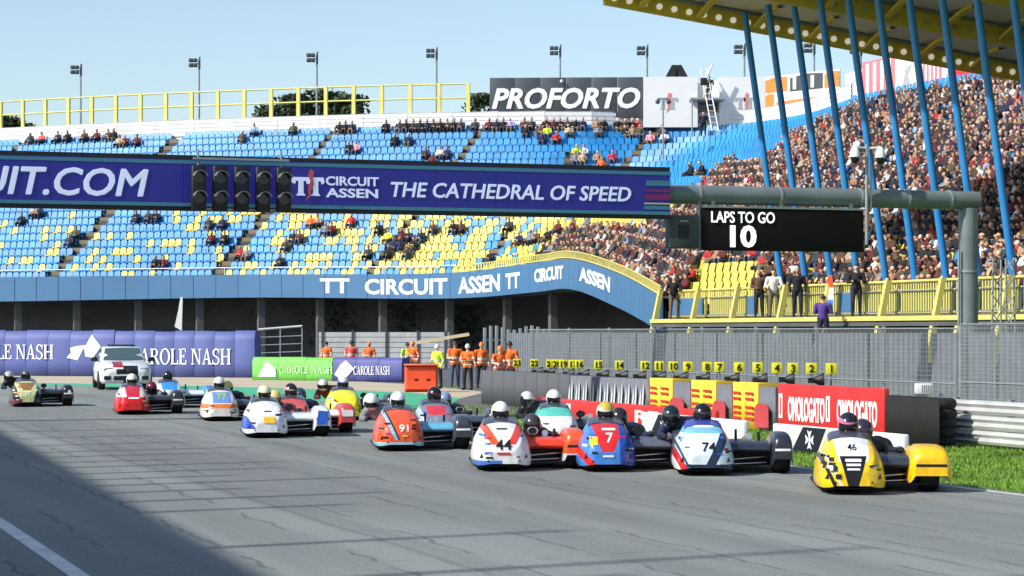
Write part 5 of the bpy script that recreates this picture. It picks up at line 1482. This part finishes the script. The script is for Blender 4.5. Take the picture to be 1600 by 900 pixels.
def ring(xc, hw, zb, zt, n_, taper, y, N=25, lean=0.0):
    out = []
    for i in range(N):
        t = math.pi*i/(N-1); c, s = math.cos(t), math.sin(t)
        x = hw*math.copysign(abs(c)**(2/n_), c); f = abs(s)**(2/n_); z = zb+(zt-zb)*f
        x *= 1-taper*f*f
        out.append((xc - x + lean*f, y, z))
    return out
HALF = [(0.95, 0.0), (0.995, 0.045), (1.0, 0.20), (0.985, 0.26), (0.90, 0.53), (0.875, 0.575), (0.61, 0.89), (0.57, 0.93), (0.52, 0.952), (0.26, 0.99), (0.0, 1.0)]
def fring(xc, hw, zb, zt, y, k=1.0):
    """section of the fairing: upright skirt, sloping flank with a crease, flat crown"""
    L0 = [(xc - hw*(1-(1-x)*k), y, zb+(zt-zb)*z) for x, z in HALF]
    return L0 + [(2*xc - p[0], p[1], p[2]) for p in reversed(L0[:-1])]
FAIR = [(-1.30, 0.20, 0.12, 0.30, 0.2), (-1.27, 0.31, 0.10, 0.40, 0.24), (-1.16, 0.385, 0.09, 0.50, 0.28), (-1.0, 0.42, 0.09, 0.585, 0.32), (-0.82, 0.435, 0.09, 0.655, 0.38), (-0.64, 0.445, 0.09, 0.705, 0.42), (-0.48, 0.445, 0.10, 0.745, 0.45), (-0.36, 0.445, 0.10, 0.765, 0.46),
        (-0.30, 0.445, 0.10, 0.755, 0.40), (-0.27, 0.44, 0.10, 0.58, 0.25), (0.0, 0.42, 0.10, 0.50, 0.15), (0.6, 0.39, 0.10, 0.46, 0.12), (1.1, 0.36, 0.11, 0.46, 0.15), (1.4, 0.32, 0.14, 0.44, 0.2), (1.52, 0.26, 0.2, 0.38, 0.25)]
MIR = False
def wheel(parent, x, y, r_, w):
    rg = []
    for px, pr in ((-0.5, 0.72), (-0.5, 0.86), (-0.44, 0.96), (-0.3, 1.0), (0.3, 1.0), (0.44, 0.96), (0.5, 0.86), (0.5, 0.72)):
        rg.append([(x+px*w, y+pr*r_*math.cos(q*math.pi/12), r_+pr*r_*math.sin(q*math.pi/12)) for q in range(24)])
    t = MB().loft(rg, caps=False).build('wheel', M_tyre, parent)
    rg = [[(x+px*w, y+pr*r_*math.cos(q*math.pi/12), r_+pr*r_*math.sin(q*math.pi/12)) for q in range(24)] for px, pr in ((-0.45, 0.72), (-0.2, 0.5), (-0.2, 0.12), (0.2, 0.12), (0.2, 0.5), (0.45, 0.72))]
    MB().loft(rg).build('rim', M_chrome, t)
def decal(fair_bvh, me, dx, dz):
    """lay flat lettering on the bodywork: each point is dropped onto the surface from the front"""
    bm = bmesh.new(); bm.from_mesh(me); bmesh.ops.triangulate(bm, faces=bm.faces); bmesh.ops.subdivide_edges(bm, edges=bm.edges[:], cuts=3, use_grid_fill=True); bm.to_mesh(me); bm.free()
    for v in me.vertices:
        x, z = v.co.x+dx, v.co.z+dz; hit = fair_bvh.ray_cast(Vector((x, -4, z)), Vector((0, 1, 0)))
        y = hit[0].y if hit[0] is not None else -1.0
        v.co = Vector((x, y-0.012, z))
    return me
def sidecar(lab, px, py, rel, base, zones, deck, pod, num, rider, passenger, podw=0.35, muff=True, podlow=None, numcol=M_letterblack, numxz=(-0.44, 0.40), numh=0.17, plabel=None, rlabel=None, hgt=1.0, pod_h=0.60, plates=()):
    g = gnd(px, py); phi = math.atan2(g.x, g.y); rz = -phi + R(rel)
    f = Vector((math.sin(rz), -math.cos(rz), 0))
    loc = g - f*0.75                                   # contact line of the front wheel to the machine's middle
    s = thing('racing_sidecar', lab, 'sidecar', loc, rz, 'racing sidecars')
    lv = livery('livery', base, zones)
    rings = [fring(-0.43, hw, zb, zb+(zt-zb)*hgt, y, tp/0.42 if tp < 0.42 else 1.0) for y, hw, zb, zt, tp in FAIR]
    fb = MB().loft(rings, closed=False, caps=True)
    fo = link('fairing', fb.mesh('fairing', lv), s)
    bm = bmesh.new(); bm.from_mesh(fo.data); bvh = BVHTree.FromBMesh(bm); bm.free()
    # belly tray
    MB().cbox((-0.80, -0.55, 0.085), (0.60, 1.3, 0.12), 0.012).build('floor_tray', M_black, s)
    MB().cbox((-0.78, -1.1, 0.06), (-0.08, -0.5, 0.092), 0.012).build('splitter', M_black, s)
    # windscreen: clear bubble standing just off the fairing top
    sc_ = []
    for y, hw, zb, zt, tp in FAIR[5:9]:
        rr_ = fring(-0.43, hw+0.006, zb, (zb+(zt-zb)*hgt)+0.008, y-0.006)
        sc_.append(rr_[6:15])
    sc_.append([(p[0]*0.96-0.43*0.04, p[1]+0.09, p[2]+0.025) for p in sc_[-1]])
    MB().loft(sc_, closed=False, caps=False).build('windscreen', mat('screen_tint', (70, 74, 84), 0.12, var=0) if not zones_screen.get(lab) else mat('screen_%s' % zones_screen[lab][0], zones_screen[lab][1], 0.15, var=0), s)
    # platform deck with its front lip
    dk = livery('deck_paint', deck, [])
    rg = []
    for x in (-0.02, 0.15, 0.35, 0.53):
        top = 0.47 if x < 0.3 else 0.455
        rg.append([(x, -0.62, 0.33), (x, -0.64, 0.36), (x, -0.58, 0.42), (x, -0.36, top), (x, 0.0, top+0.01), (x, 0.1, 0.40), (x, 0.1, 0.30), (x, -0.5, 0.30)])
    MB().loft(rg).build('deck', dk, s)
    MB().box((-0.02, -0.2, 0.09), (0.55, -0.16, 0.299)).build('void_back', M_black, s)  # black sheet put in for the dark void below the deck
    MB().tube((0.08, 0.02, 0.46), (0.08, 0.02, 0.62), 0.02, n=8).build('grab_handle', M_black, s)
    MB().tube((0.42, 0.08, 0.46), (0.42, 0.08, 0.58), 0.02, n=8).build('grab_handle', M_black, s)
    # wheel pod
    x0, x1 = 0.87-podw, 0.87; cx = (x0+x1)/2; hw = podw/2
    pm_ = livery('pod_paint', pod, [(podlow, [(0, 0, 1, 0.24)])] if podlow else [])
    P = [(-0.80, 0.72, 0.22, 0.44), (-0.785, 0.88, 0.15, 0.52), (-0.72, 0.96, 0.125, 0.565), (-0.5, 1.0, 0.12, 0.595), (-0.2, 1.0, 0.12, 0.60), (0.3, 1.0, 0.12, 0.58), (0.7, 0.95, 0.13, 0.52), (0.95, 0.8, 0.15, 0.44), (1.02, 0.6, 0.2, 0.36)]
    rings = [ring(cx, hw*k, zb, zb+(zt-zb)*pod_h/0.6, 4.2, 0.08, y, 17) for y, k, zb, zt in P]
    MB().loft(rings, closed=False).build('wheel_pod', pm_, s)
    wheel(s, cx, -0.35, 0.235, min(0.26, podw*0.8)); wheel(s, -0.43, -0.75, 0.235, 0.22); wheel(s, -0.43, 0.98, 0.25, 0.26)
    if muff:
        rg = [[(0.06+r_*math.cos(q*math.pi/8), y, 0.565+r_*0.72*math.sin(q*math.pi/8)) for q in range(16)] for y, r_ in ((-0.36, 0.085), (-0.37, 0.07), (-0.3, 0.066), (-0.1, 0.05))]
        o = MB().loft(rg).build('intake', M_rail if muff == 2 else M_black, s)
        MB().tube((0.06, -0.366, 0.565), (0.06, -0.361, 0.565), 0.06, n=14).build('intake_mouth', M_black, o)
    if num:
        me = text_mesh('number', num, numh, numcol, bold=0.016, shear=0.0, xs=1.15, extrude=0.0, align='CENTER')
        link('number', decal(bvh, me, numxz[0], numxz[1]), s)
    for (x, z, w, h, m) in plates:
        mb = MB(); nx = 6
        mb.add([(w*(i/nx-0.5), 0, h*(j/3-0.5)) for j in range(4) for i in range(nx+1)], [(j*(nx+1)+i, j*(nx+1)+i+1, (j+1)*(nx+1)+i+1, (j+1)*(nx+1)+i) for j in range(3) for i in range(nx)])
        link('printed_patch', decal(bvh, mb.mesh('printed_patch', m, fix=False), x, z), s)
    # vents, sponsor patches and a belly skirt
    rs = random.Random(len(lab)); dk_ = sum(base) < 300
    for (x, z, w, h) in ((-0.76, 0.24, 0.05, 0.07), (-0.10, 0.24, 0.05, 0.07), (-0.66, 0.17, 0.035, 0.035), (-0.2, 0.17, 0.035, 0.035)):
        mb = MB(); mb.add([(-w/2, 0, -h/2), (w/2, 0, -h/2), (0.2*w, 0, h/2)], [(0, 1, 2)])
        link('vent', decal(bvh, mb.mesh('vent', M_pk, fix=False), x, z), s)
    for q in range(9):
        x = -0.43 + rs.choice((-1, 1))*rs.uniform(0.2, 0.37); z = rs.uniform(0.2, 0.55)
        if abs(x+0.43) > 0.42 - 0.3*max(0, z-0.3): continue
        w = rs.uniform(0.05, 0.11); h = rs.uniform(0.018, 0.035); mb = MB()
        mb.add([(-w/2, 0, -h/2), (w/2, 0, -h/2), (w/2+0.01, 0, h/2), (-w/2+0.01, 0, h/2)], [(0, 1, 2, 3)])
        link('sponsor_patch', decal(bvh, mb.mesh('sponsor_patch', rs.choice([M_pw, M_py, M_pr] if dk_ else [M_pk, M_pk, M_pr, M_pb, M_pw]), fix=False), x, z), s)
    for sx_ in (-1, 1):
        MB().cbox((-0.43+sx_*0.40-0.02, -0.8, 0.06), (-0.43+sx_*0.40+0.02, 0.9, 0.11), 0.008).build('side_skirt', M_black, s)
    # front brake ducts, exhaust pipe and pod details
    MB().tube((0.30, 0.35, 0.50), (0.30, 1.3, 0.42), 0.05, 0.055, 12).build('exhaust', M_chrome, s)
    MB().cbox((cx-hw*0.7, -0.806, 0.335), (cx+hw*0.7, -0.795, 0.37), 0.004).build('pod_stripe', M_pw if sum(pod) < 330 else M_pk, s)
    MB().tube((-0.02, -0.5, 0.2), (0.5, -0.38, 0.24), 0.018, n=8).build('suspension_arm', M_chrome, s)
    MB().tube((-0.02, -0.45, 0.13), (0.5, -0.38, 0.15), 0.018, n=8).build('suspension_arm', M_chrome, s)
    # crew
    col_, hc, hc2 = rider
    o = person(RIDER, loc, rz, col_, rlabel, group='sidecar crews'); helmet(o, RIDER_HD if hgt >= 1 else (RIDER_HD[0], RIDER_HD[1], RIDER_HD[2]), hc, hc2)
    if passenger:
        v, col_, hc, hc2 = passenger
        me, hd = PASS[v]
        o = person(me, loc, rz, col_, plabel, group='sidecar crews'); helmet(o, hd, hc, hc2, 0.35)
    return s
zones_screen = {}
W = (232, 233, 234); K = (24, 24, 27); X0 = -0.43
YEL = (250, 206, 22); ORG = (240, 84, 36); BLU = (42, 110, 196); LBL = (120, 190, 220); RED = (214, 40, 40); NAV = (26, 40, 84)
def wedge(c, half_low, half_high, z0, z1):      # field on the nose between two rising planes
    k = (half_high-half_low)/(z1-z0)
    return [(c, [(1, 0, -k, X0+half_low-k*z0), (-1, 0, -k, -X0+half_low-k*z0), (0, 0, 1, z1), (0, 0, -1, -z0)])]
def stripe(c, ax, az, lo, hi, extra=()):        # slanted band
    return [(c, [(ax, 0, az, hi), (-ax, 0, -az, -lo)] + list(extra))]

L1 = 'yellow sidecar with white nose panel and black wedge, front-most at right'
sidecar(L1, 1382, 770, 5, YEL,
        wedge(W, 0.19, 0.24, 0.42, 0.84) + wedge(K, 0.05, 0.17, 0.06, 0.49) + stripe(K, 1, 0.45, -0.63, -0.58, [(0, 0, 1, 0.66)]) + stripe(W, 1, 0.5, -0.53, -0.50, [(0, 0, 1, 0.5)]),
        (52, 58, 68), (252, 200, 18), '46', ((150, 60, 90), (206, 110, 150), (34, 30, 44)), (2, 'black', (52, 40, 62), None), podw=0.56, muff=False, numxz=(-0.43, 0.56), numh=0.07,
        rlabel='rider with pink and black helmet on the yellow sidecar', plabel='passenger with dark helmet behind the yellow sidecar rider',
        plates=((-0.43, 0.44, 0.2, 0.035, M_pw), (-0.43, 0.385, 0.18, 0.03, M_pw), (-0.43, 0.33, 0.16, 0.025, M_pw), (-0.70, 0.45, 0.06, 0.05, M_pk), (-0.66, 0.34, 0.05, 0.07, M_pk), (-0.62, 0.24, 0.07, 0.06, M_pk)))
L2 = 'white and pale blue sidecar number 74 with black platform'
zones_screen[L2] = ('violet', (70, 74, 170))
sidecar(L2, 1146, 741, 3.5, (216, 232, 240),
        [((28, 44, 66), [(0, 0, 1, 0.17)])] + stripe((30, 80, 110), 1, 0.5, -0.62, -0.58) + stripe(RED, 1, 0.55, -0.72, -0.62, [(0, 0, 1, 0.6)]) + stripe((232, 240, 244), 1, 0.55, -0.80, -0.72) + stripe((30, 50, 80), -1, 0.5, 0.36, 0.5) + [((130, 196, 226), [(0, 0, -1, -0.6)])],
        (44, 50, 64), (40, 46, 60), '74', ('black', (60, 60, 64), (26, 26, 28)), (1, 'navy', (70, 76, 84), (30, 40, 50)), podw=0.32, muff=False, numxz=(-0.38, 0.36), numh=0.12,
        rlabel='rider with dark helmet on sidecar number 74', plabel='passenger in navy hanging out left of sidecar number 74', plates=((-0.43, 0.69, 0.3, 0.03, M_pw),))
L3 = 'blue sidecar with red nose panel and white number 7'
sidecar(L3, 993, 735, 3.5, (64, 132, 214), wedge(RED, 0.09, 0.24, 0.3, 0.70) + stripe(RED, 1, 1.0, -0.62, -0.48, [(0, 0, 1, 0.36), (1, 0, 0, -0.5)]) + [((30, 70, 160), [(-1, 0, 0, 0.26)])],
        (92, 98, 110), (60, 64, 74), '7', ('red', (214, 206, 190), (200, 176, 70)), (2, 'navy', (40, 40, 44), None), podw=0.34, muff=True, numcol=M_pw, numxz=(-0.41, 0.44), numh=0.13,
        rlabel='rider with white and yellow helmet on the blue sidecar number 7', plabel='passenger with dark helmet behind the blue sidecar rider',
        plates=((-0.64, 0.46, 0.12, 0.12, M_py), (-0.43, 0.24, 0.16, 0.03, M_pw), (-0.41, 0.62, 0.2, 0.03, M_pw)))
L4 = 'white sidecar number 44 with orange stripes and orange platform'
sidecar(L4, 829, 734, 4, (236, 237, 236), stripe((236, 92, 44), 1, 0.62, -0.36, -0.23, [(0, 0, -1, -0.40), (1, 0, 0, -0.5)]) + stripe((222, 70, 60), -1, 0.62, 0.50, 0.63, [(0, 0, -1, -0.40), (-1, 0, 0, 0.36)]) + [((70, 120, 200), [(0, 0, 1, 0.17), (1, 0, 0, -0.45)])],
        (238, 66, 30), (246, 92, 44), '44', ('black', (238, 236, 228), None), (0, 'maroon', (60, 60, 64), None), podw=0.38, muff=2, podlow=(212, 216, 222), numxz=(-0.43, 0.33), numh=0.14,
        rlabel='rider with plain white helmet on white sidecar number 44', plabel='crouched passenger behind the orange platform of number 44',
        plates=((-0.43, 0.27, 0.2, 0.03, M_pr), (-0.44, 0.62, 0.16, 0.02, M_pk)))
L5 = 'white sidecar half hidden behind number 44 and the blue one'
sidecar(L5, 905, 697, 5, W, [((90, 200, 180), [(0, 0, -1, -0.55)])], (60, 60, 66), (200, 204, 208), None, ((150, 214, 196), (236, 234, 228), None), (1, 'black', (30, 30, 34), (214, 214, 210)),
        rlabel='rider in white and mint with white helmet behind number 44', plabel='passenger in black and white leaning left behind number 44')
L6 = 'orange sidecar number 91 with pale blue platform'
sidecar(L6, 662, 703, 4, (240, 92, 44), stripe((150, 200, 220), 1, 0.45, -0.44, -0.38, [(0, 0, -1, -0.2), (1, 0, 0, -0.45)]) + stripe((44, 44, 50), 1, 0.45, -0.38, -0.345, [(0, 0, -1, -0.2), (1, 0, 0, -0.4)]) + stripe((190, 84, 60), -1, 0.3, 0.40, 0.44) + [((150, 206, 220), [(0, 0, 1, 0.16)])],
        (106, 178, 210), (62, 66, 76), '91', ('dark grey', (240, 238, 236), None), (1, 'grey', (236, 236, 236), None), podw=0.36, muff=False, numcol=M_pw, numxz=(-0.36, 0.34), numh=0.12,
        rlabel='rider with white helmet on orange sidecar number 91', plabel='passenger in grey and white hanging out left of number 91', plates=((-0.36, 0.27, 0.1, 0.03, M_py),))
L7 = 'grey sidecar with red number plate behind number 91'
sidecar(L7, 716, 688, 4, (120, 130, 152), wedge((214, 60, 64), 0.16, 0.2, 0.5, 0.66) + stripe((190, 200, 214), 1, 0.5, -0.52, -0.42), (70, 76, 88), (54, 58, 66), None, ('black', (70, 40, 44), (30, 26, 28)), (2, 'black', (130, 150, 190), None), podw=0.33, muff=2,
        rlabel='rider with dark red helmet on the grey sidecar', plabel='passenger with pale blue helmet behind the grey sidecar')
L8 = 'white sidecar with yellow plate, blue panel on its pod'
sidecar(L8, 449, 683, 3.5, (232, 236, 240), [((60, 90, 200), [(1, 0, 0.7, -0.5), (0, 0, 1, 0.42), (0, 0, -1, -0.18)])], (216, 228, 236), (222, 228, 236), None, ('black', (226, 224, 180), None), (2, 'black', (214, 200, 120), None), podw=0.36, muff=True,
        rlabel='rider with pale yellow helmet on white sidecar with blue pod', plabel='passenger with yellow helmet behind the white sidecar with blue pod', plates=((-0.38, 0.36, 0.22, 0.13, M_py), (-0.4, 0.52, 0.14, 0.02, M_pk)))
s8 = bpy.data.objects[[o.name for o in bpy.data.objects if o.get('label') == L8][0]]
MB().prism([(0.57, 0.24), (0.77, 0.24), (0.80, 0.5), (0.60, 0.52)], -0.81, -0.775).build('blue_panel', M_pb, s8)
L9 = 'pale red sidecar behind the white one with blue pod'
sidecar(L9, 490, 677, 5, (214, 92, 84), [((226, 226, 226), [(0, 0, 1, 0.4), (1, 0, 0, -0.5)])], (236, 238, 236), (206, 74, 70), None, ('maroon', (190, 150, 140), (40, 36, 36)), (2, 'navy', (40, 70, 90), None), podw=0.36, muff=True,
        rlabel='rider with patterned helmet on the pale red sidecar', plabel='passenger with teal helmet behind the pale red sidecar')
s9 = [o for o in bpy.data.objects if o.get('label') == L9][0]
MB().prism([(0.58, 0.34), (0.8, 0.34), (0.8, 0.47), (0.58, 0.47)], -0.81, -0.775).build('number_plate', M_pw, s9)
L10 = 'bright yellow sidecar at the back, right of the pale red one'
sidecar(L10, 566, 656, 4, (240, 232, 50), [], K, (30, 30, 34), None, ('navy', (120, 120, 180), (230, 230, 230)), (1, 'maroon', (236, 230, 226), None), podw=0.33,
        rlabel='rider with blue and white helmet on the bright yellow sidecar', plabel='passenger with white helmet left of the bright yellow sidecar')
L11 = 'white sidecar with orange band and green numerals 77'
sidecar(L11, 373, 657, 4, (236, 232, 226), stripe((232, 130, 52), 0, 1, 0.30, 0.40) + [((110, 150, 214), [(0, 0, -1, -0.42), (0, 0, 1, 0.66), (-1, 0, 0, 0.62), (1, 0, 0, -0.2)])], (60, 64, 74), (70, 110, 190), '77', ('maroon', (226, 222, 216), None), (2, 'black', (196, 206, 90), None),
        numcol=mat('print_green', (176, 206, 60), 0.4), numxz=(-0.42, 0.5), numh=0.13, muff=False, rlabel='rider with white helmet on white and orange sidecar 77', plabel='passenger with lime helmet beside sidecar 77')
L12 = 'red sidecar with white upper fairing, black platform, in front of safety car'
sidecar(L12, 234, 647, 3, (218, 28, 34), [((228, 214, 210), [(0, 0, -1, -0.44), (0, 0, 1, 0.7)])] + wedge((206, 40, 60), 0.15, 0.2, 0.44, 0.74), (52, 54, 60), (48, 50, 56), None, ('maroon', (238, 232, 222), None), (0, 'maroon', (110, 30, 50), None),
        podw=0.34, muff=False, rlabel='rider with white helmet on the red sidecar', plabel='passenger in maroon on the red sidecar', plates=((-0.42, 0.42, 0.26, 0.04, M_pw),))
L13 = 'sky blue and white sidecar with blue pod right of the red one'
sidecar(L13, 289, 637, 5, (214, 222, 230), wedge((60, 150, 222), 0.2, 0.24, 0.5, 0.85), (226, 230, 232), (58, 140, 208), None, ('black', (36, 40, 44), None), None, podw=0.36, muff=False,
        rlabel='rider with black helmet on the sky blue and white sidecar')
L14 = 'black sidecar with lime and brown nose at the far left'
sidecar(L14, 66, 635, 3, K, wedge((206, 214, 150), 0.16, 0.34, 0.14, 0.7) + wedge((150, 110, 60), 0.1, 0.24, 0.46, 0.66) + [((120, 60, 66), [(0, 0, 1, 0.22), (1, 0, 0, -0.55)])], (46, 46, 52), (34, 34, 40), '27', ('black', (30, 30, 32), (90, 92, 96)), (1, 'black', (32, 32, 34), (190, 190, 186)), podw=0.33, muff=True,
        numcol=M_pw, numxz=(-0.42, 0.33), numh=0.1, rlabel='rider with black helmet on the far left sidecar', plabel='passenger in black hanging out left of the far left sidecar',
        plates=((0.72, 0.4, 0.08, 0.1, M_pw),))

# ------------------------------------------------------------------ safety car
def safety_car():
    g = gnd(195, 608.5); phi = math.atan2(g.x, g.y); rz = -phi + R(4)
    f = Vector((math.sin(rz), -math.cos(rz), 0)); loc = g - f*1.5
    c = thing('safety_car', 'white safety car with red and black stripes at the back of the field', 'car', loc, rz)
    paint = livery('car_paint', (222, 228, 230), [((170, 40, 50), [(1, 0, 0.0, -0.1), (-1, 0, 0, 0.45), (0, 1, 0, -1.2), (0, 0, -1, -0.8)]), ((40, 34, 38), [(-1, 0, 0, 0.1), (1, 0, 0, 0.42), (0, 0, 1, 0.86), (0, 1, 0, -1.9)])])
    def sec(y, hw, zb, zt, sh_):
        return [(-hw*0.92, y, zb), (-hw, y, zb+0.12), (-hw, y, zb+(zt-zb)*0.62), (-hw*0.95, y, zb+(zt-zb)*0.88), (-hw*0.82, y, zt), (-hw*0.4, y, zt+sh_), (0, y, zt+sh_*1.2), (hw*0.4, y, zt+sh_), (hw*0.82, y, zt), (hw*0.95, y, zb+(zt-zb)*0.88), (hw, y, zb+(zt-zb)*0.62), (hw, y, zb+0.12), (hw*0.92, y, zb)]
    S = [(-2.25, 0.62, 0.34, 0.62, 0.0), (-2.2, 0.78, 0.24, 0.74, 0.01), (-2.05, 0.88, 0.22, 0.84, 0.02), (-1.7, 0.92, 0.22, 0.91, 0.03), (-1.2, 0.935, 0.22, 0.96, 0.03), (-0.85, 0.94, 0.22, 1.0, 0.02), (0.2, 0.945, 0.22, 1.0, 0), (1.4, 0.94, 0.22, 1.02, 0), (2.05, 0.9, 0.26, 1.0, 0), (2.25, 0.8, 0.34, 0.9, 0)]
    MB().loft([sec(*q) for q in S]).build('body', paint, c)
    def gh(y, hw, z, zt): return [(-hw, y, z), (-hw*0.96, y, z+(zt-z)*0.5), (-hw*0.82, y, zt), (0, y, zt+0.02), (hw*0.82, y, zt), (hw*0.96, y, z+(zt-z)*0.5), (hw, y, z)]
    MB().loft([gh(-0.85, 0.84, 0.98, 1.02), gh(-0.55, 0.84, 0.98, 1.22), (gh(-0.1, 0.83, 0.98, 1.46)), gh(0.4, 0.82, 0.98, 1.52), gh(1.2, 0.8, 0.98, 1.48), gh(1.9, 0.76, 0.98, 1.2), gh(2.1, 0.74, 0.98, 1.02)]).build('cabin', paint, c)
    MB().add([(-0.72, -0.83, 1.045), (0.72, -0.83, 1.045), (0.62, -0.13, 1.465), (-0.62, -0.13, 1.465), (0, -0.88, 1.06), (0, -0.17, 1.49)], [(0, 4, 5, 3), (4, 1, 2, 5)], 0, True).build('windscreen', mat('car_glass', (70, 92, 96), 0.08, var=0), c)
    for sgn in (-1, 1):
        MB().add([(sgn*0.85, -0.5, 1.02), (sgn*0.845, 1.3, 1.02), (sgn*0.73, 1.1, 1.42), (sgn*0.725, 0.0, 1.42)], [(0, 1, 2, 3)]).build('side_window', M_glass, c)
        MB().cbox((sgn*0.62-0.17, -2.2, 0.66), (sgn*0.62+0.17, -2.0, 0.78), 0.03).build('headlight', M_chrome, c)
        m_ = MB().cbox((sgn*1.02-0.12, -0.6, 1.0), (sgn*1.02+0.12, -0.42, 1.15), 0.04).build('mirror', M_black, c)
        MB().box((sgn*0.93-0.06, -0.53, 0.99), (sgn*0.93+0.06, -0.48, 1.03)).build('mirror_arm', M_black, m_)
        for y in (-1.45, 1.4):
            rg = [[(sgn*(0.84+px), y+pr*math.cos(q*math.pi/12), 0.34+pr*math.sin(q*math.pi/12)) for q in range(24)] for px, pr in ((-0.14, 0.22), (-0.14, 0.31), (-0.1, 0.34), (0.08, 0.34), (0.115, 0.31), (0.115, 0.22))]
            w_ = MB().loft(rg, caps=False).build('wheel', M_tyre, c)
            MB().tube((sgn*0.85, y, 0.34), (sgn*0.94, y, 0.34), 0.23, 0.2, 20).build('rim', M_chrome, w_)
        MB().cbox((sgn*0.66-0.12, -2.27, 0.36), (sgn*0.66+0.12, -2.15, 0.5), 0.02).build('air_inlet', M_black, c)
    for x in (-0.19, 0.19): MB().cbox((x-0.16, -2.275, 0.56), (x+0.16, -2.2, 0.74), 0.03).build('grille', M_black, c)
    MB().cbox((-0.45, -2.26, 0.34), (0.45, -2.18, 0.5), 0.02).build('lower_grille', M_black, c)
    MB().box((-0.26, -2.282, 0.50), (0.26, -2.262, 0.555)).build('number_plate', M_white, c)
    MB().cbox((-0.5, 0.3, 1.545), (0.5, 0.45, 1.60), 0.02).build('roof_rack', M_black, c)  # dark line of the roof rack, carries no lights
safety_car()
